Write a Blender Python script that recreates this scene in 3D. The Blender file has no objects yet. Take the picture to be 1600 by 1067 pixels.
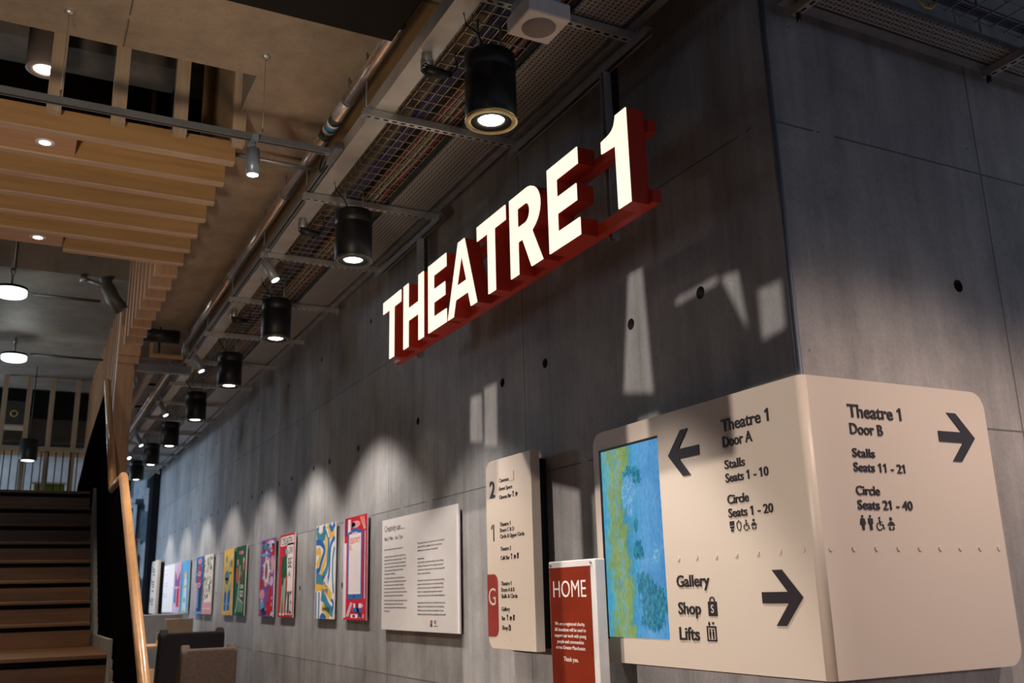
import bpy, bmesh, math, random
from mathutils import Vector, Matrix
random.seed(7)
S = bpy.context.scene
COL = S.collection
PI = math.pi

# ------------------------------------------------------------------ camera, world, light, exposure
CAMR = ((0.89029707, -0.45466997, -0.02542344), (-0.09509616, -0.24022716, 0.96604743), (0.44534016, 0.85765152, 0.2571109))
EYE = Vector((0, 0, 1.6))
cd = bpy.data.cameras.new('camera')
cam = bpy.data.objects.new('camera', cd); COL.objects.link(cam)
r_, u_, f_ = [Vector(v) for v in CAMR]
cam.matrix_world = Matrix(((r_.x, u_.x, -f_.x, EYE.x), (r_.y, u_.y, -f_.y, EYE.y), (r_.z, u_.z, -f_.z, EYE.z), (0, 0, 0, 1)))
cd.sensor_width = 36.0
cd.lens = 1478.75 * 36 / 1600
cd.clip_start = 0.05
cd.dof.use_dof = True
cd.dof.focus_distance = 4.6
cd.dof.aperture_fstop = 3.2
S.camera = cam
S.view_settings.view_transform = 'Standard'
S.view_settings.look = 'None'
S.view_settings.gamma = 1.0
S.view_settings.use_curve_mapping = False
S.view_settings.exposure = 0.0

w = bpy.data.worlds.new('daylight'); S.world = w; w.use_nodes = True
w.node_tree.nodes['Background'].inputs['Color'].default_value = (0.55, 0.72, 1.0, 1)
w.node_tree.nodes['Background'].inputs['Strength'].default_value = 0.42

SUND = Vector((1, 0.25, -0.18)).normalized()
def lamp(name, kind, loc, energy, color=(1, 1, 1), aim=None, parent=None, **kw):
    d = bpy.data.lights.new(name, kind); d.energy = energy; d.color = color
    for k, v in kw.items(): setattr(d, k, v)
    o = bpy.data.objects.new(name, d); COL.objects.link(o); o.location = loc
    if aim is not None: o.rotation_euler = Vector(aim).to_track_quat('-Z', 'Y').to_euler()
    if parent is not None: o.parent = parent
    return o
lamp('low_sun', 'SUN', (-6, -1, 6), 2.05, (1.0, 0.86, 0.74), SUND, angle=math.radians(0.4))
# added fill spots out of view behind the camera, and daylight of the windows at the far end
lamp('sign_fill_spot', 'SPOT', (3.5, -1.8, 2.3), 130, (1.0, 0.78, 0.66), (-0.15, 4.45, -0.75), spot_size=math.radians(44), spot_blend=0.9, shadow_soft_size=0.2)  # added fill, evens out the sign's right face
lamp('ceiling_fill_spot', 'SPOT', (-1.0, 0.8, 1.0), 560, (1.0, 0.81, 0.62), (0.7, 4.4, 3.5), spot_size=math.radians(62), spot_blend=0.9, shadow_soft_size=0.25)  # added fill, brightens ceiling, beams and stair from below
lamp('end_window_daylight', 'AREA', (-0.8, 21.0, 2.6), 150, (0.62, 0.80, 1.0), (1, 0.1, 0.0), shape='RECTANGLE', size=4.0, size_y=3.0)
lamp('landing_window_daylight', 'AREA', (-3.5, 16.4, 3.7), 130, (0.7, 0.85, 1.0), (1, -0.25, 0.0), shape='RECTANGLE', size=2.0, size_y=1.8)

# ------------------------------------------------------------------ materials
MATS = {}
def pm(name, c, rough=0.6, metal=0.0, var=0.12, scale=6.0, stretch=(1, 1, 1), bump=0.0, spec=0.5):
    if name in MATS: return MATS[name]
    m = bpy.data.materials.new(name); m.use_nodes = True; MATS[name] = m
    nt = m.node_tree; b = nt.nodes['Principled BSDF']
    b.inputs['Roughness'].default_value = rough; b.inputs['Metallic'].default_value = metal
    b.inputs['Specular IOR Level'].default_value = spec
    tc = nt.nodes.new('ShaderNodeTexCoord'); mp = nt.nodes.new('ShaderNodeMapping'); mp.inputs['Scale'].default_value = stretch
    n = nt.nodes.new('ShaderNodeTexNoise'); n.inputs['Scale'].default_value = scale; n.inputs['Detail'].default_value = 5
    r = nt.nodes.new('ShaderNodeValToRGB')
    r.color_ramp.elements[0].position = 0.3; r.color_ramp.elements[1].position = 0.7
    r.color_ramp.elements[0].color = tuple(max(0, x * (1 - var)) for x in c) + (1,)
    r.color_ramp.elements[1].color = tuple(min(1, x * (1 + var)) for x in c) + (1,)
    nt.links.new(tc.outputs['Object'], mp.inputs['Vector']); nt.links.new(mp.outputs['Vector'], n.inputs['Vector'])
    nt.links.new(n.outputs['Fac'], r.inputs['Fac']); nt.links.new(r.outputs['Color'], b.inputs['Base Color'])
    if bump:
        bp = nt.nodes.new('ShaderNodeBump'); bp.inputs['Strength'].default_value = bump; bp.inputs['Distance'].default_value = 0.01
        nt.links.new(n.outputs['Fac'], bp.inputs['Height']); nt.links.new(bp.outputs['Normal'], b.inputs['Normal'])
    return m

def em(name, c, strength):
    if name in MATS: return MATS[name]
    m = bpy.data.materials.new(name); m.use_nodes = True; MATS[name] = m
    b = m.node_tree.nodes['Principled BSDF']
    b.inputs['Base Color'].default_value = (*c, 1); b.inputs['Emission Color'].default_value = (*c, 1)
    b.inputs['Emission Strength'].default_value = strength
    return m

class NT:
    def __init__(s, nt): s.nt = nt
    def n(s, t, **kw):
        x = s.nt.nodes.new(t)
        for k, v in kw.items(): setattr(x, k, v)
        return x
    def l(s, a, b): s.nt.links.new(a, b)
    def math(s, op, a, b=None, c=None):
        x = s.n('ShaderNodeMath', operation=op)
        for i, v in enumerate((a, b, c)):
            if v is None: continue
            if isinstance(v, (int, float)): x.inputs[i].default_value = v
            else: s.l(v, x.inputs[i])
        return x.outputs[0]
    def noise(s, vec, sc, stretch=(1, 1, 1), detail=5, rough=0.55):
        mp = s.n('ShaderNodeMapping'); mp.inputs['Scale'].default_value = stretch; s.l(vec, mp.inputs['Vector'])
        x = s.n('ShaderNodeTexNoise'); x.inputs['Scale'].default_value = sc; x.inputs['Detail'].default_value = detail; x.inputs['Roughness'].default_value = rough
        s.l(mp.outputs['Vector'], x.inputs['Vector']); return x.outputs['Fac']
    def ramp(s, f, stops):
        r = s.n('ShaderNodeValToRGB'); e = r.color_ramp.elements
        while len(e) < len(stops): e.new(0.5)
        for i, (p, c) in enumerate(stops): e[i].position = p; e[i].color = (*c, 1) if len(c) == 3 else c
        s.l(f, r.inputs['Fac']); return r.outputs['Color']
    def mix(s, f, a, b, mode='MIX'):
        x = s.n('ShaderNodeMix', data_type='RGBA', blend_type=mode)
        for sock, v in ((0, f), (6, a), (7, b)):
            if isinstance(v, (int, float)): x.inputs[sock].default_value = v
            elif isinstance(v, tuple): x.inputs[sock].default_value = (*v, 1)
            else: s.l(v, x.inputs[sock])
        return x.outputs[2]

def concrete(name, base, axis, j_off, j_per, z_off, z_per, streak=1.0, rough=0.62, warm=(1, 1, 1)):
    """board-shuttered fair-faced concrete: panel joints, cloudy blotches, vertical runs, pores"""
    m = bpy.data.materials.new(name); m.use_nodes = True; MATS[name] = m
    t = NT(m.node_tree); b = m.node_tree.nodes['Principled BSDF']; b.inputs['Roughness'].default_value = rough
    tc = t.n('ShaderNodeTexCoord'); P = tc.outputs['Object']
    sp = t.n('ShaderNodeSeparateXYZ'); t.l(P, sp.inputs[0]); h = sp.outputs['XYZ'.index(axis)]; z = sp.outputs[2]
    if axis == 'F': pass
    big = t.noise(P, 1.1, (1, 1, 0.55), 8, 0.66)
    mid = t.noise(P, 4.5, (1, 1, 0.8), 7, 0.7)
    run = t.noise(P, 3.0, (1.6, 1.6, 0.10), 6, 0.65)
    run2 = t.noise(P, 16.0, (1.5, 1.5, 0.06), 3, 0.5)
    fine = t.noise(P, 60.0, (1, 1, 1), 4, 0.6)
    c0 = tuple(x * 0.45 for x in base); c1 = base; c2 = tuple(min(1, x * 1.35) for x in base)
    col = t.ramp(big, [(0.28, tuple(x * 0.64 for x in base)), (0.5, c1), (0.72, c2)])
    col = t.mix(0.8 * streak, col, t.ramp(run, [(0.28, (0.60, 0.58, 0.565)), (0.46, (0.95, 0.95, 0.95)), (0.70, (1.14, 1.13, 1.12))]), 'MULTIPLY')
    col = t.mix(0.30 * streak, col, t.ramp(run2, [(0.35, (0.74, 0.74, 0.75)), (0.62, (1.1, 1.1, 1.1))]), 'MULTIPLY')
    col = t.mix(0.35, col, t.ramp(fine, [(0.35, (0.75, 0.75, 0.75)), (0.6, (1.06, 1.06, 1.06))]), 'MULTIPLY')
    col = t.mix(0.55, col, t.ramp(mid, [(0.32, (0.66, 0.65, 0.64)), (0.5, (0.98, 0.98, 0.98)), (0.68, (1.18, 1.18, 1.18))]), 'MULTIPLY')
    pores = t.noise(P, 38.0, (1, 1, 1), 1, 0.4)
    col = t.mix(t.math('GREATER_THAN', pores, 0.79), col, tuple(x * 0.5 for x in base))
    def joint(co, off, per, wd):
        a = t.math('PINGPONG', t.math('SUBTRACT', co, off), per / 2)
        return t.math('LESS_THAN', a, wd)
    def tint(co, off, per): return t.math('FLOOR', t.math('DIVIDE', t.math('SUBTRACT', co, off), per))
    if j_per:
        wob = t.math('MULTIPLY_ADD', t.noise(P, 4.0), 0.006, -0.003)
        hj = joint(t.math('ADD', h, wob), j_off, j_per, 0.005)
        zj = joint(t.math('ADD', z, wob), z_off, z_per, 0.0045)
        br = t.math('GREATER_THAN', t.noise(P, 2.3), 0.40)
        col = t.mix(t.math('MULTIPLY', t.math('MULTIPLY', t.math('MAXIMUM', hj, zj), br), 0.8), col, tuple(x * 0.22 for x in base))
        wn = t.n('ShaderNodeTexWhiteNoise', noise_dimensions='2D')
        cb = t.n('ShaderNodeCombineXYZ'); t.l(tint(h, j_off, j_per), cb.inputs[0]); t.l(tint(z, z_off, z_per), cb.inputs[1]); t.l(cb.outputs[0], wn.inputs['Vector'])
        col = t.mix(1.0, col, t.ramp(wn.outputs['Value'], [(0.0, (0.84, 0.84, 0.86)), (1.0, (1.10, 1.08, 1.06))]), 'MULTIPLY')
    t.l(col, b.inputs['Base Color'])
    bp = t.n('ShaderNodeBump'); bp.inputs['Strength'].default_value = 0.25; bp.inputs['Distance'].default_value = 0.004
    t.l(t.math('ADD', run2, fine), bp.inputs['Height']); t.l(bp.outputs['Normal'], b.inputs['Normal'])
    return m

CONC = concrete('fair_faced_concrete', (0.29, 0.297, 0.310), 'Y', 5.05, 2.44, 2.28, 1.27)
CONC2 = concrete('fair_faced_concrete_return', (0.30, 0.29, 0.285), 'X', 4.02, 2.44, 3.52, 1.27)
CEIL = concrete('board_marked_ceiling_concrete', (0.30, 0.245, 0.185), 'X', 0.265, 4.2, 9.0, 30.0, 0.35)
SLABC = concrete('slab_edge_concrete', (0.24, 0.21, 0.18), 'X', 0.2, 0, 0, 0, 0.5)

def wood(name, c, axis='x', rough=0.45, dark=0.6, scale=7.0):
    m = bpy.data.materials.new(name); m.use_nodes = True; MATS[name] = m
    t = NT(m.node_tree); b = m.node_tree.nodes['Principled BSDF']; b.inputs['Roughness'].default_value = rough
    tc = t.n('ShaderNodeTexCoord'); P = tc.outputs['Object']
    st = {'x': (0.08, 1, 1), 'y': (1, 0.08, 1), 'z': (1, 1, 0.08)}[axis]
    a = t.noise(P, scale, st, 6, 0.65); d = t.noise(P, scale * 9, st, 3, 0.5)
    col = t.ramp(a, [(0.3, tuple(x * dark for x in c)), (0.55, c), (0.75, tuple(min(1, x * 1.25) for x in c))])
    col = t.mix(0.4, col, t.ramp(d, [(0.35, (0.7, 0.66, 0.62)), (0.6, (1.08, 1.08, 1.08))]), 'MULTIPLY')
    t.l(col, b.inputs['Base Color']); return m
BEAM = wood('plywood_beam', (0.40, 0.235, 0.095), 'x', 0.55, 0.82, 3.0)
FIN = wood('plywood_fin', (0.46, 0.27, 0.155), 'z', 0.5, 0.85, 3.0)
EDGE = wood('plywood_edge', (0.50, 0.36, 0.26), 'x', 0.55, 0.85, 5.0)
BATTEN = wood('painted_batten', (0.42, 0.32, 0.22), 'z', 0.5, 0.9, 4.0)
SOFF = wood('soffit_panel', (0.50, 0.31, 0.19), 'x', 0.5, 0.92, 2.0)
OAK = wood('oak_handrail', (0.50, 0.27, 0.12), 'y', 0.28, 0.8, 5.0)
TREAD = wood('stained_oak_tread', (0.20, 0.10, 0.045), 'x', 0.42, 0.55, 5.0)
PALE = wood('pale_ply', (0.52, 0.36, 0.20), 'z', 0.5, 0.9, 4.0)

def brushed(name, c, rough, metal=1.0):
    return pm(name, c, rough, metal, 0.18, 9.0)
GALV = brushed('galvanised_steel', (0.52, 0.52, 0.50), 0.42, 0.85)
GALVD = brushed('dull_galvanised_steel', (0.30, 0.305, 0.31), 0.5, 0.8)
TRUNKM = pm('trunking_steel', (0.50, 0.49, 0.46), 0.42, 0.55, 0.15, 5.0)
RAILM = pm('grey_track', (0.20, 0.205, 0.215), 0.4, 0.5)
BLACK = pm('black_powder_coat', (0.010, 0.010, 0.011), 0.42, 0.0, spec=0.3)
HOLE = pm('slot_shadow_gap', (0.006, 0.006, 0.006), 0.9)
BLK2 = pm('black_stain', (0.005, 0.004, 0.004), 0.7, 0, 0.3, 20, (4, 4, 0.3), 0, 0.0)
DARKSOFF = pm('dark_painted_soffit', (0.014, 0.012, 0.011), 0.9, spec=0.1)
FOIL = pm('foil_pipe_lagging', (0.80, 0.70, 0.63), 0.27, 0.85, 0.15, 12.0, (1, 1, 1), 0.15)
BRASS = pm('satin_brass', (0.62, 0.50, 0.24), 0.32, 1.0)
STRUT = pm('strut_steel', (0.40, 0.41, 0.43), 0.35, 0.4)
RED = pm('red_enamel', (0.56, 0.040, 0.020), 0.38, 0.0, 0.06)
FACE = em('letter_face_acrylic', (1.0, 0.90, 0.71), 1.10)
LENS = em('lamp_lens', (1.0, 0.93, 0.82), 14.0)
LENSC = em('cool_lamp_lens', (0.80, 1.0, 0.92), 6.0)
WHITEP = pm('white_plastic', (0.72, 0.68, 0.63), 0.4)
GREYC = pm('grey_speaker_cloth', (0.27, 0.25, 0.235), 0.8, 0, 0.2, 200)
SIGNW = pm('cream_acrylic', (0.56, 0.49, 0.425), 0.45, 0, 0.02, 1.0)
SIGNE = pm('cream_edge', (0.50, 0.43, 0.32), 0.5, 0, 0.04, 1.0)
INK = pm('dark_plum_lettering', (0.020, 0.015, 0.020), 0.5)
REDTAB = pm('dark_red_vinyl', (0.23, 0.028, 0.022), 0.45)
REDP = pm('red_print', (0.20, 0.026, 0.011), 0.25)
PAPER = pm('white_board', (0.72, 0.70, 0.71), 0.5, 0, 0.03)
WHITE = pm('white_ink', (0.80, 0.76, 0.73), 0.5)
PRINTK = pm('black_print', (0.02, 0.02, 0.022), 0.6)

# ------------------------------------------------------------------ mesh helpers
class MB:
    def __init__(s): s.bm = bmesh.new(); s.mi = 0
    def _f(s, vs):
        try:
            f = s.bm.faces.new(vs); f.material_index = s.mi; return f
        except ValueError: return None
    def box(s, x0, x1, y0, y1, z0, z1):
        v = [s.bm.verts.new((x, y, z)) for x in (x0, x1) for y in (y0, y1) for z in (z0, z1)]
        for q in ((0, 1, 3, 2), (4, 6, 7, 5), (0, 4, 5, 1), (2, 3, 7, 6), (0, 2, 6, 4), (1, 5, 7, 3)): s._f([v[i] for i in q])
        return s
    def tube(s, pts, r, n=8, caps=True, flat=1.0):
        pts = [Vector(p) for p in pts]; rings = []
        rr = r if isinstance(r, (list, tuple)) else [r] * len(pts)
        up = None
        for i, p in enumerate(pts):
            d = (pts[min(i + 1, len(pts) - 1)] - pts[max(i - 1, 0)]).normalized()
            a = Vector((0, 0, 1)) if abs(d.z) < 0.95 else Vector((0, 1, 0))
            x = d.cross(a).normalized(); y = x.cross(d).normalized()
            rings.append([s.bm.verts.new(p + rr[i] * (x * math.cos(2 * PI * k / n) + y * flat * math.sin(2 * PI * k / n))) for k in range(n)])
        for a, b in zip(rings, rings[1:]):
            for k in range(n): 
                f = s._f([a[k], a[(k + 1) % n], b[(k + 1) % n], b[k]])
                if f: f.smooth = n > 5
        if caps: s._f(rings[0][::-1]); s._f(rings[-1])
        return s
    def lathe(s, c, prof, n=32):
        """prof: [(r, z)], about a vertical axis through c"""
        rings = []
        for r, z in prof:
            if r < 1e-6: rings.append([s.bm.verts.new((c[0], c[1], c[2] + z))])
            else: rings.append([s.bm.verts.new((c[0] + r * math.cos(2 * PI * k / n), c[1] + r * math.sin(2 * PI * k / n), c[2] + z)) for k in range(n)])
        for a, b in zip(rings, rings[1:]):
            for k in range(n):
                k2 = (k + 1) % n
                if len(a) == 1 and len(b) > 1: f = s._f([a[0], b[k2], b[k]])
                elif len(b) == 1 and len(a) > 1: f = s._f([a[k], a[k2], b[0]])
                elif len(a) > 1: f = s._f([a[k], a[k2], b[k2], b[k]])
                else: f = None
                if f: f.smooth = True
        return s
    def prism(s, pts, o, ru, rv, nn, d0, d1):
        """polygon pts (u,v) in the frame o, ru, rv, extruded along nn from d0 to d1"""
        o = Vector(o); ru = Vector(ru); rv = Vector(rv); nn = Vector(nn)
        a = [s.bm.verts.new(o + ru * u + rv * v + nn * d0) for u, v in pts]
        b = [s.bm.verts.new(o + ru * u + rv * v + nn * d1) for u, v in pts]
        n = len(pts); s._f(a[::-1]); s._f(b)
        for i in range(n): s._f([a[i], a[(i + 1) % n], b[(i + 1) % n], b[i]])
        return s
    def poly(s, pts3):
        return s._f([s.bm.verts.new(p) for p in pts3])
    def build(s, name, mats, parent=None, bevel=0.0, recalc=True):
        if recalc: bmesh.ops.recalc_face_normals(s.bm, faces=s.bm.faces[:])
        me = bpy.data.meshes.new(name); s.bm.to_mesh(me); s.bm.free()
        for m in (mats if isinstance(mats, (list, tuple)) else [mats]): me.materials.append(m)
        o = bpy.data.objects.new(name, me); COL.objects.link(o)
        if parent is not None:
            o.parent = parent; o.matrix_parent_inverse = parent.matrix_world.inverted()
        if bevel:
            b = o.modifiers.new('soft_edges', 'BEVEL'); b.width = bevel; b.segments = 2; b.limit_method = 'ANGLE'
        return o
def B(name, m, bounds, parent=None, bevel=0.0):
    mb = MB()
    for b in (bounds if isinstance(bounds, list) else [bounds]): mb.box(*b)
    return mb.build(name, m, parent, bevel)
def tag(o, label=None, cat=None, group=None, kind=None):
    if label: o['label'] = label
    if cat: o['category'] = cat
    if group: o['group'] = group
    if kind: o['kind'] = kind
    return o
def struct(o): o['kind'] = 'structure'; return o
def thing(name, label, cat, loc=(0, 0, 0), group=None):
    o = bpy.data.objects.new(name, None); COL.objects.link(o); o.location = loc; o.empty_display_size = 0.1
    o.matrix_world = Matrix.Translation(loc)
    return tag(o, label, cat, group)
def kids(o): return [c for c in bpy.data.objects if c.parent == o]
def copy_tree(root, dloc, label=None):
    ch = {}
    for c in bpy.data.objects:
        if c.parent: ch.setdefault(c.parent.name, []).append(c)
    r = root.copy(); COL.objects.link(r); r.location = root.location + Vector(dloc)
    if label: r['label'] = label
    def rec(src, dst):
        for c in ch.get(src.name, []):
            k = c.copy(); COL.objects.link(k); k.parent = dst; k.matrix_parent_inverse = c.matrix_parent_inverse; rec(c, k)
    rec(root, r); return r
NTH = ['first', 'second', 'third', 'fourth', 'fifth', 'sixth', 'seventh', 'eighth', 'ninth', 'tenth', 'eleventh', 'twelfth', 'thirteenth', 'fourteenth', 'fifteenth', 'sixteenth', 'seventeenth', 'eighteenth']

# -- flat lettering and artwork on a plane: u to the right, v up, n out of the surface
class Plane:
    def __init__(s, o, ru, rv): s.o = Vector(o); s.ru = Vector(ru); s.rv = Vector(rv); s.n = s.ru.cross(s.rv)
def left_plane(x): return Plane((x, 0, 0), (0, -1, 0), (0, 0, 1))      # faces -x; u = -y
def front_plane(y): return Plane((0, y, 0), (1, 0, 0), (0, 0, 1))      # faces -y; u = x
class Flat:
    def __init__(s, pl, t=0.0015): s.pl = pl; s.mb = MB(); s.t = t; s.mats = []; s.clip = None
    def m(s, mat):
        if mat not in s.mats: s.mats.append(mat)
        s.mb.mi = s.mats.index(mat)
    def poly(s, pts, mat, layer=0):
        if s.clip: pts = [(min(max(u, 0), s.clip[0]), min(max(v, 0), s.clip[1])) for u, v in pts]
        s.m(mat); d = layer * 0.0007
        s.mb.prism(pts, s.pl.o, s.pl.ru, s.pl.rv, s.pl.n, d if layer else 0.0, d + s.t); return s
    def rect(s, u0, u1, v0, v1, mat, layer=0): return s.poly([(u0, v0), (u1, v0), (u1, v1), (u0, v1)], mat, layer)
    def ell(s, cu, cv, ru, rv, mat, layer=0, n=16, a0=0, a1=2 * PI):
        full = abs(a1 - a0 - 2 * PI) < 1e-6; k = n if full else n + 1
        return s.poly([(cu + ru * math.cos(a0 + (a1 - a0) * i / n), cv + rv * math.sin(a0 + (a1 - a0) * i / n)) for i in range(k)], mat, layer)
    def stroke(s, pts, wd, mat, layer=0):
        L, R = [], []
        for i, p in enumerate(pts):
            a = Vector(pts[max(i - 1, 0)]); b = Vector(pts[min(i + 1, len(pts) - 1)]); d = (b - a).normalized(); n = Vector((-d.y, d.x))
            wi = wd[i] if isinstance(wd, (list, tuple)) else wd
            q = Vector(p); L.append(q + n * wi / 2); R.append(q - n * wi / 2)
        for i in range(len(pts) - 1):
            s.poly([tuple(R[i]), tuple(R[i + 1]), tuple(L[i + 1]), tuple(L[i])], mat, layer)
        return s
    def text(s, body, u, v, cap, width=None, mat=None, bold=0.0, align='L', layer=0, maxw=None):
        s.m(mat or INK)
        vs, fs, cw = text_geo(body, bold)
        k = cap / CAP; ku = k if width is None else width / cw
        if maxw and cw * ku > maxw: ku = maxw / cw
        off = 0 if align == 'L' else (-cw * ku / 2 if align == 'C' else -cw * ku)
        d = layer * 0.0007
        pl = s.pl; bm = s.mb.bm
        a = [bm.verts.new(pl.o + pl.ru * (u + off + x * ku) + pl.rv * (v + y * k) + pl.n * (d + (s.t if z > 0 else 0))) for x, y, z in vs]
        for f in fs: s.mb._f([a[i] for i in f])
        return s
    def build(s, name, parent=None): return s.mb.build(name, s.mats, parent, recalc=False)
TXT = {}
CAPH = [0.7]
def raw_width(body, bold):
    c = bpy.data.curves.new('measure', 'FONT'); c.body = body; c.offset = bold; c.resolution_u = 1
    o = bpy.data.objects.new('measure', c); COL.objects.link(o)
    dg = bpy.context.evaluated_depsgraph_get(); dg.update()
    me = bpy.data.meshes.new_from_object(o.evaluated_get(dg)); xs = [v.co.x for v in me.vertices]
    if body == 'H': CAPH[0] = max(v.co.y for v in me.vertices)
    bpy.data.objects.remove(o); bpy.data.curves.remove(c); bpy.data.meshes.remove(me)
    return (max(xs) - min(xs)) if body == '1' else max(xs)
def text_geo(body, bold=0.0):
    if (body, bold) in TXT: return TXT[(body, bold)]
    c = bpy.data.curves.new('lettering', 'FONT'); c.body = body; c.resolution_u = 3; c.extrude = 0.5; c.offset = bold
    o = bpy.data.objects.new('lettering', c); COL.objects.link(o)
    dg = bpy.context.evaluated_depsgraph_get(); dg.update()
    me = bpy.data.meshes.new_from_object(o.evaluated_get(dg))
    vs = [tuple(v.co) for v in me.vertices]; fs = [tuple(p.vertices) for p in me.polygons]
    for i, ch in enumerate(body):
        if ch != '1': continue
        pre = raw_width(body[:i + 1], bold); xl = pre - raw_width('1', bold) ; h = max(v[1] for v in vs) if body == '1' else CAPH[0]
        q = [(xl + .03, h), (xl + .03, h - .135), (xl - .135, h - .215), (xl - .135, h - .10)]
        if q[0][0] - .17 < min(v[0] for v in vs) - .2: pass
        b0 = len(vs); vs += [(x, y, -.5) for x, y in q] + [(x, y, .5) for x, y in q]
        fs += [(b0, b0 + 1, b0 + 2, b0 + 3), (b0 + 7, b0 + 6, b0 + 5, b0 + 4)] + [(b0 + k, b0 + (k + 1) % 4, b0 + 4 + (k + 1) % 4, b0 + 4 + k) for k in range(4)]
    x0 = min((v[0] for v in vs), default=0); x1 = max((v[0] for v in vs), default=1)
    vs = [(x - x0, y, z) for x, y, z in vs]
    bpy.data.objects.remove(o); bpy.data.curves.remove(c); bpy.data.meshes.remove(me)
    TXT[(body, bold)] = (vs, fs, x1 - x0); return TXT[(body, bold)]
CAP = max(v[1] for v in text_geo('H')[0]); raw_width('H', 0.0)

# ------------------------------------------------------------------ the setting
WX, WY = 2.70, 2.73            # long concrete wall plane x, return wall plane y
def pitted_face(name, mat, mapf, us, vs, holes, depth_dir, thick_bounds):
    """flat wall face with real tie-bolt recesses; us/vs outer bounds"""
    mb = MB(); bm = mb.bm; hs = 0.05
    ucut = sorted(set([us[0], us[1]] + [round(h[0] + d, 4) for h in holes for d in (-hs, hs)]))
    vcut = sorted(set([vs[0], vs[1]] + [round(h[1] + d, 4) for h in holes for d in (-hs, hs)]))
    cells = {(round(h[0] - hs, 4), round(h[1] - hs, 4)): h for h in holes}
    cache = {}
    def V(u, v):
        k = (round(u, 4), round(v, 4))
        if k not in cache: cache[k] = bm.verts.new(mapf(u, v, 0))
        return cache[k]
    for i in range(len(ucut) - 1):
        for j in range(len(vcut) - 1):
            u0, u1, v0, v1 = ucut[i], ucut[i + 1], vcut[j], vcut[j + 1]
            h = cells.get((u0, v0))
            if not h or abs(u1 - u0 - 2 * hs) > 1e-3 or abs(v1 - v0 - 2 * hs) > 1e-3:
                mb.mi = 0; mb._f([V(u0, v0), V(u1, v0), V(u1, v1), V(u0, v1)]); continue
            n = 16; r = h[2]; cu, cv = h[0], h[1]
            ring = [bm.verts.new(mapf(cu + r * math.cos(2 * PI * k / n + PI / 4), cv + r * math.sin(2 * PI * k / n + PI / 4), 0)) for k in range(n)]
            rin = [bm.verts.new(mapf(cu + .8 * r * math.cos(2 * PI * k / n + PI / 4), cv + .8 * r * math.sin(2 * PI * k / n + PI / 4), 0.04)) for k in range(n)]
            cor = [V(u1, v1), V(u0, v1), V(u0, v0), V(u1, v0)]
            mb.mi = 0
            for q in range(4):
                a = q * 4
                mb._f([cor[q], ring[a]] + [ring[(a + k) % n] for k in range(1, 5)] + [cor[(q + 1) % 4]])
            mb.mi = 1
            for k in range(n): mb._f([ring[k], ring[(k + 1) % n], rin[(k + 1) % n], rin[k]])
            mb._f(rin)
    mb.mi = 0
    mb.box(*thick_bounds)
    return mb.build(name, mat, None, recalc=False)
TIE = pm('tie_hole_grout', (0.035, 0.032, 0.03), 0.9)
holes = []
yy = 3.87 - 1.48
for k in range(14):
    for dy in (0, 0.91):
        y = yy + 1.48 * k + dy
        if 2.85 < y < 22.0: holes.append((round(y, 3), 2.92, 0.03 if k < 5 else 0.027))
for y in (6.32, 7.23, 7.82, 8.71, 9.60, 10.20, 11.10, 11.97, 12.87, 13.47, 14.37, 14.97, 15.87, 16.47, 17.4, 18.0): holes.append((y, 1.71, 0.028))
for y in (5.0, 6.6, 8.0, 9.6, 11.0, 12.6, 14.0, 15.6, 17.0): holes.append((y, 4.05, 0.024))
struct(pitted_face('wall_right', [CONC, TIE], lambda u, v, d: (WX + d, u, v), (WY, 22.2), (-0.02, 5.6), holes, 0, (WX + 0.06, WX + 0.4, WY + .01, 22.2, -0.02, 5.6)))
holes2 = [(3.73, 2.91, 0.03), (5.2, 2.91, 0.03), (6.1, 2.91, 0.03), (4.6, 1.7, 0.028)]
struct(pitted_face('wall_front', [CONC2, TIE], lambda u, v, d: (u, WY + d, v), (WX, 8.0), (-0.02, 5.6), holes2, 0, (WX + .4, 8.0, WY + 0.06, WY + 0.4, -0.02, 5.6)))
# rounded arris strip on the outer corner
struct(MB().tube([(WX + .006, WY + .006, 0), (WX + .006, WY + .006, 5.6)], 0.014, 10).build('trim_1', pm('steel_corner_bead', (0.20, 0.22, 0.26), 0.4, 0.4)))
FLOOR = wood('floor_boards', (0.34, 0.20, 0.11), 'y', 0.35, 0.7, 4.0)
struct(B('floor', FLOOR, (-6, 8, -8, 26, -0.2, 0.0)))
struct(B('ceiling', CEIL, [(1.0, 3.2, 4.0, 26, 4.6, 4.95), (-6, 1.0, 4.0, 5.12, 4.6, 4.95)]))
struct(B('ceiling_near', DARKSOFF, [(-1.4, 1.44, -8, 4.0, 4.3, 5.0), (-6, -1.4, -8, 4.0, 4.75, 5.0), (1.44, 8, -8, 4.0, 4.75, 5.0), (3.2, 8, 4.0, 6, 4.75, 5.0)]))
struct(B('ceiling_landing', SLABC, (-6, 0.98, 10.6, 17.6, 5.0, 5.6)))
struct(B('ceiling_upper', SLABC, (-6, 3.2, 4.0, 10.7, 7.4, 7.6)))
struct(B('floor_upper', SLABC, [(-6, 0.92, 5.75, 8.0, 4.43, 4.46)]))
struct(B('wall_upper', pm('dark_brown_wall', (0.045, 0.028, 0.020), 0.8), [(-6, 3.2, 10.7, 10.9, 5.6, 7.5), (3.0, 3.2, 4.0, 10.7, 4.95, 7.5), (-6, 3.2, 4.0, 4.2, 4.95, 7.5)]))
struct(B('trim_2', SLABC, (-6, 0.80, 7.2, 7.6, 5.72, 6.25)))             # concrete downstand over the stair void
struct(B('floor_landing', TREAD, (-6, 0.98, 11.0, 17.6, 2.45, 2.735)))
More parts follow.
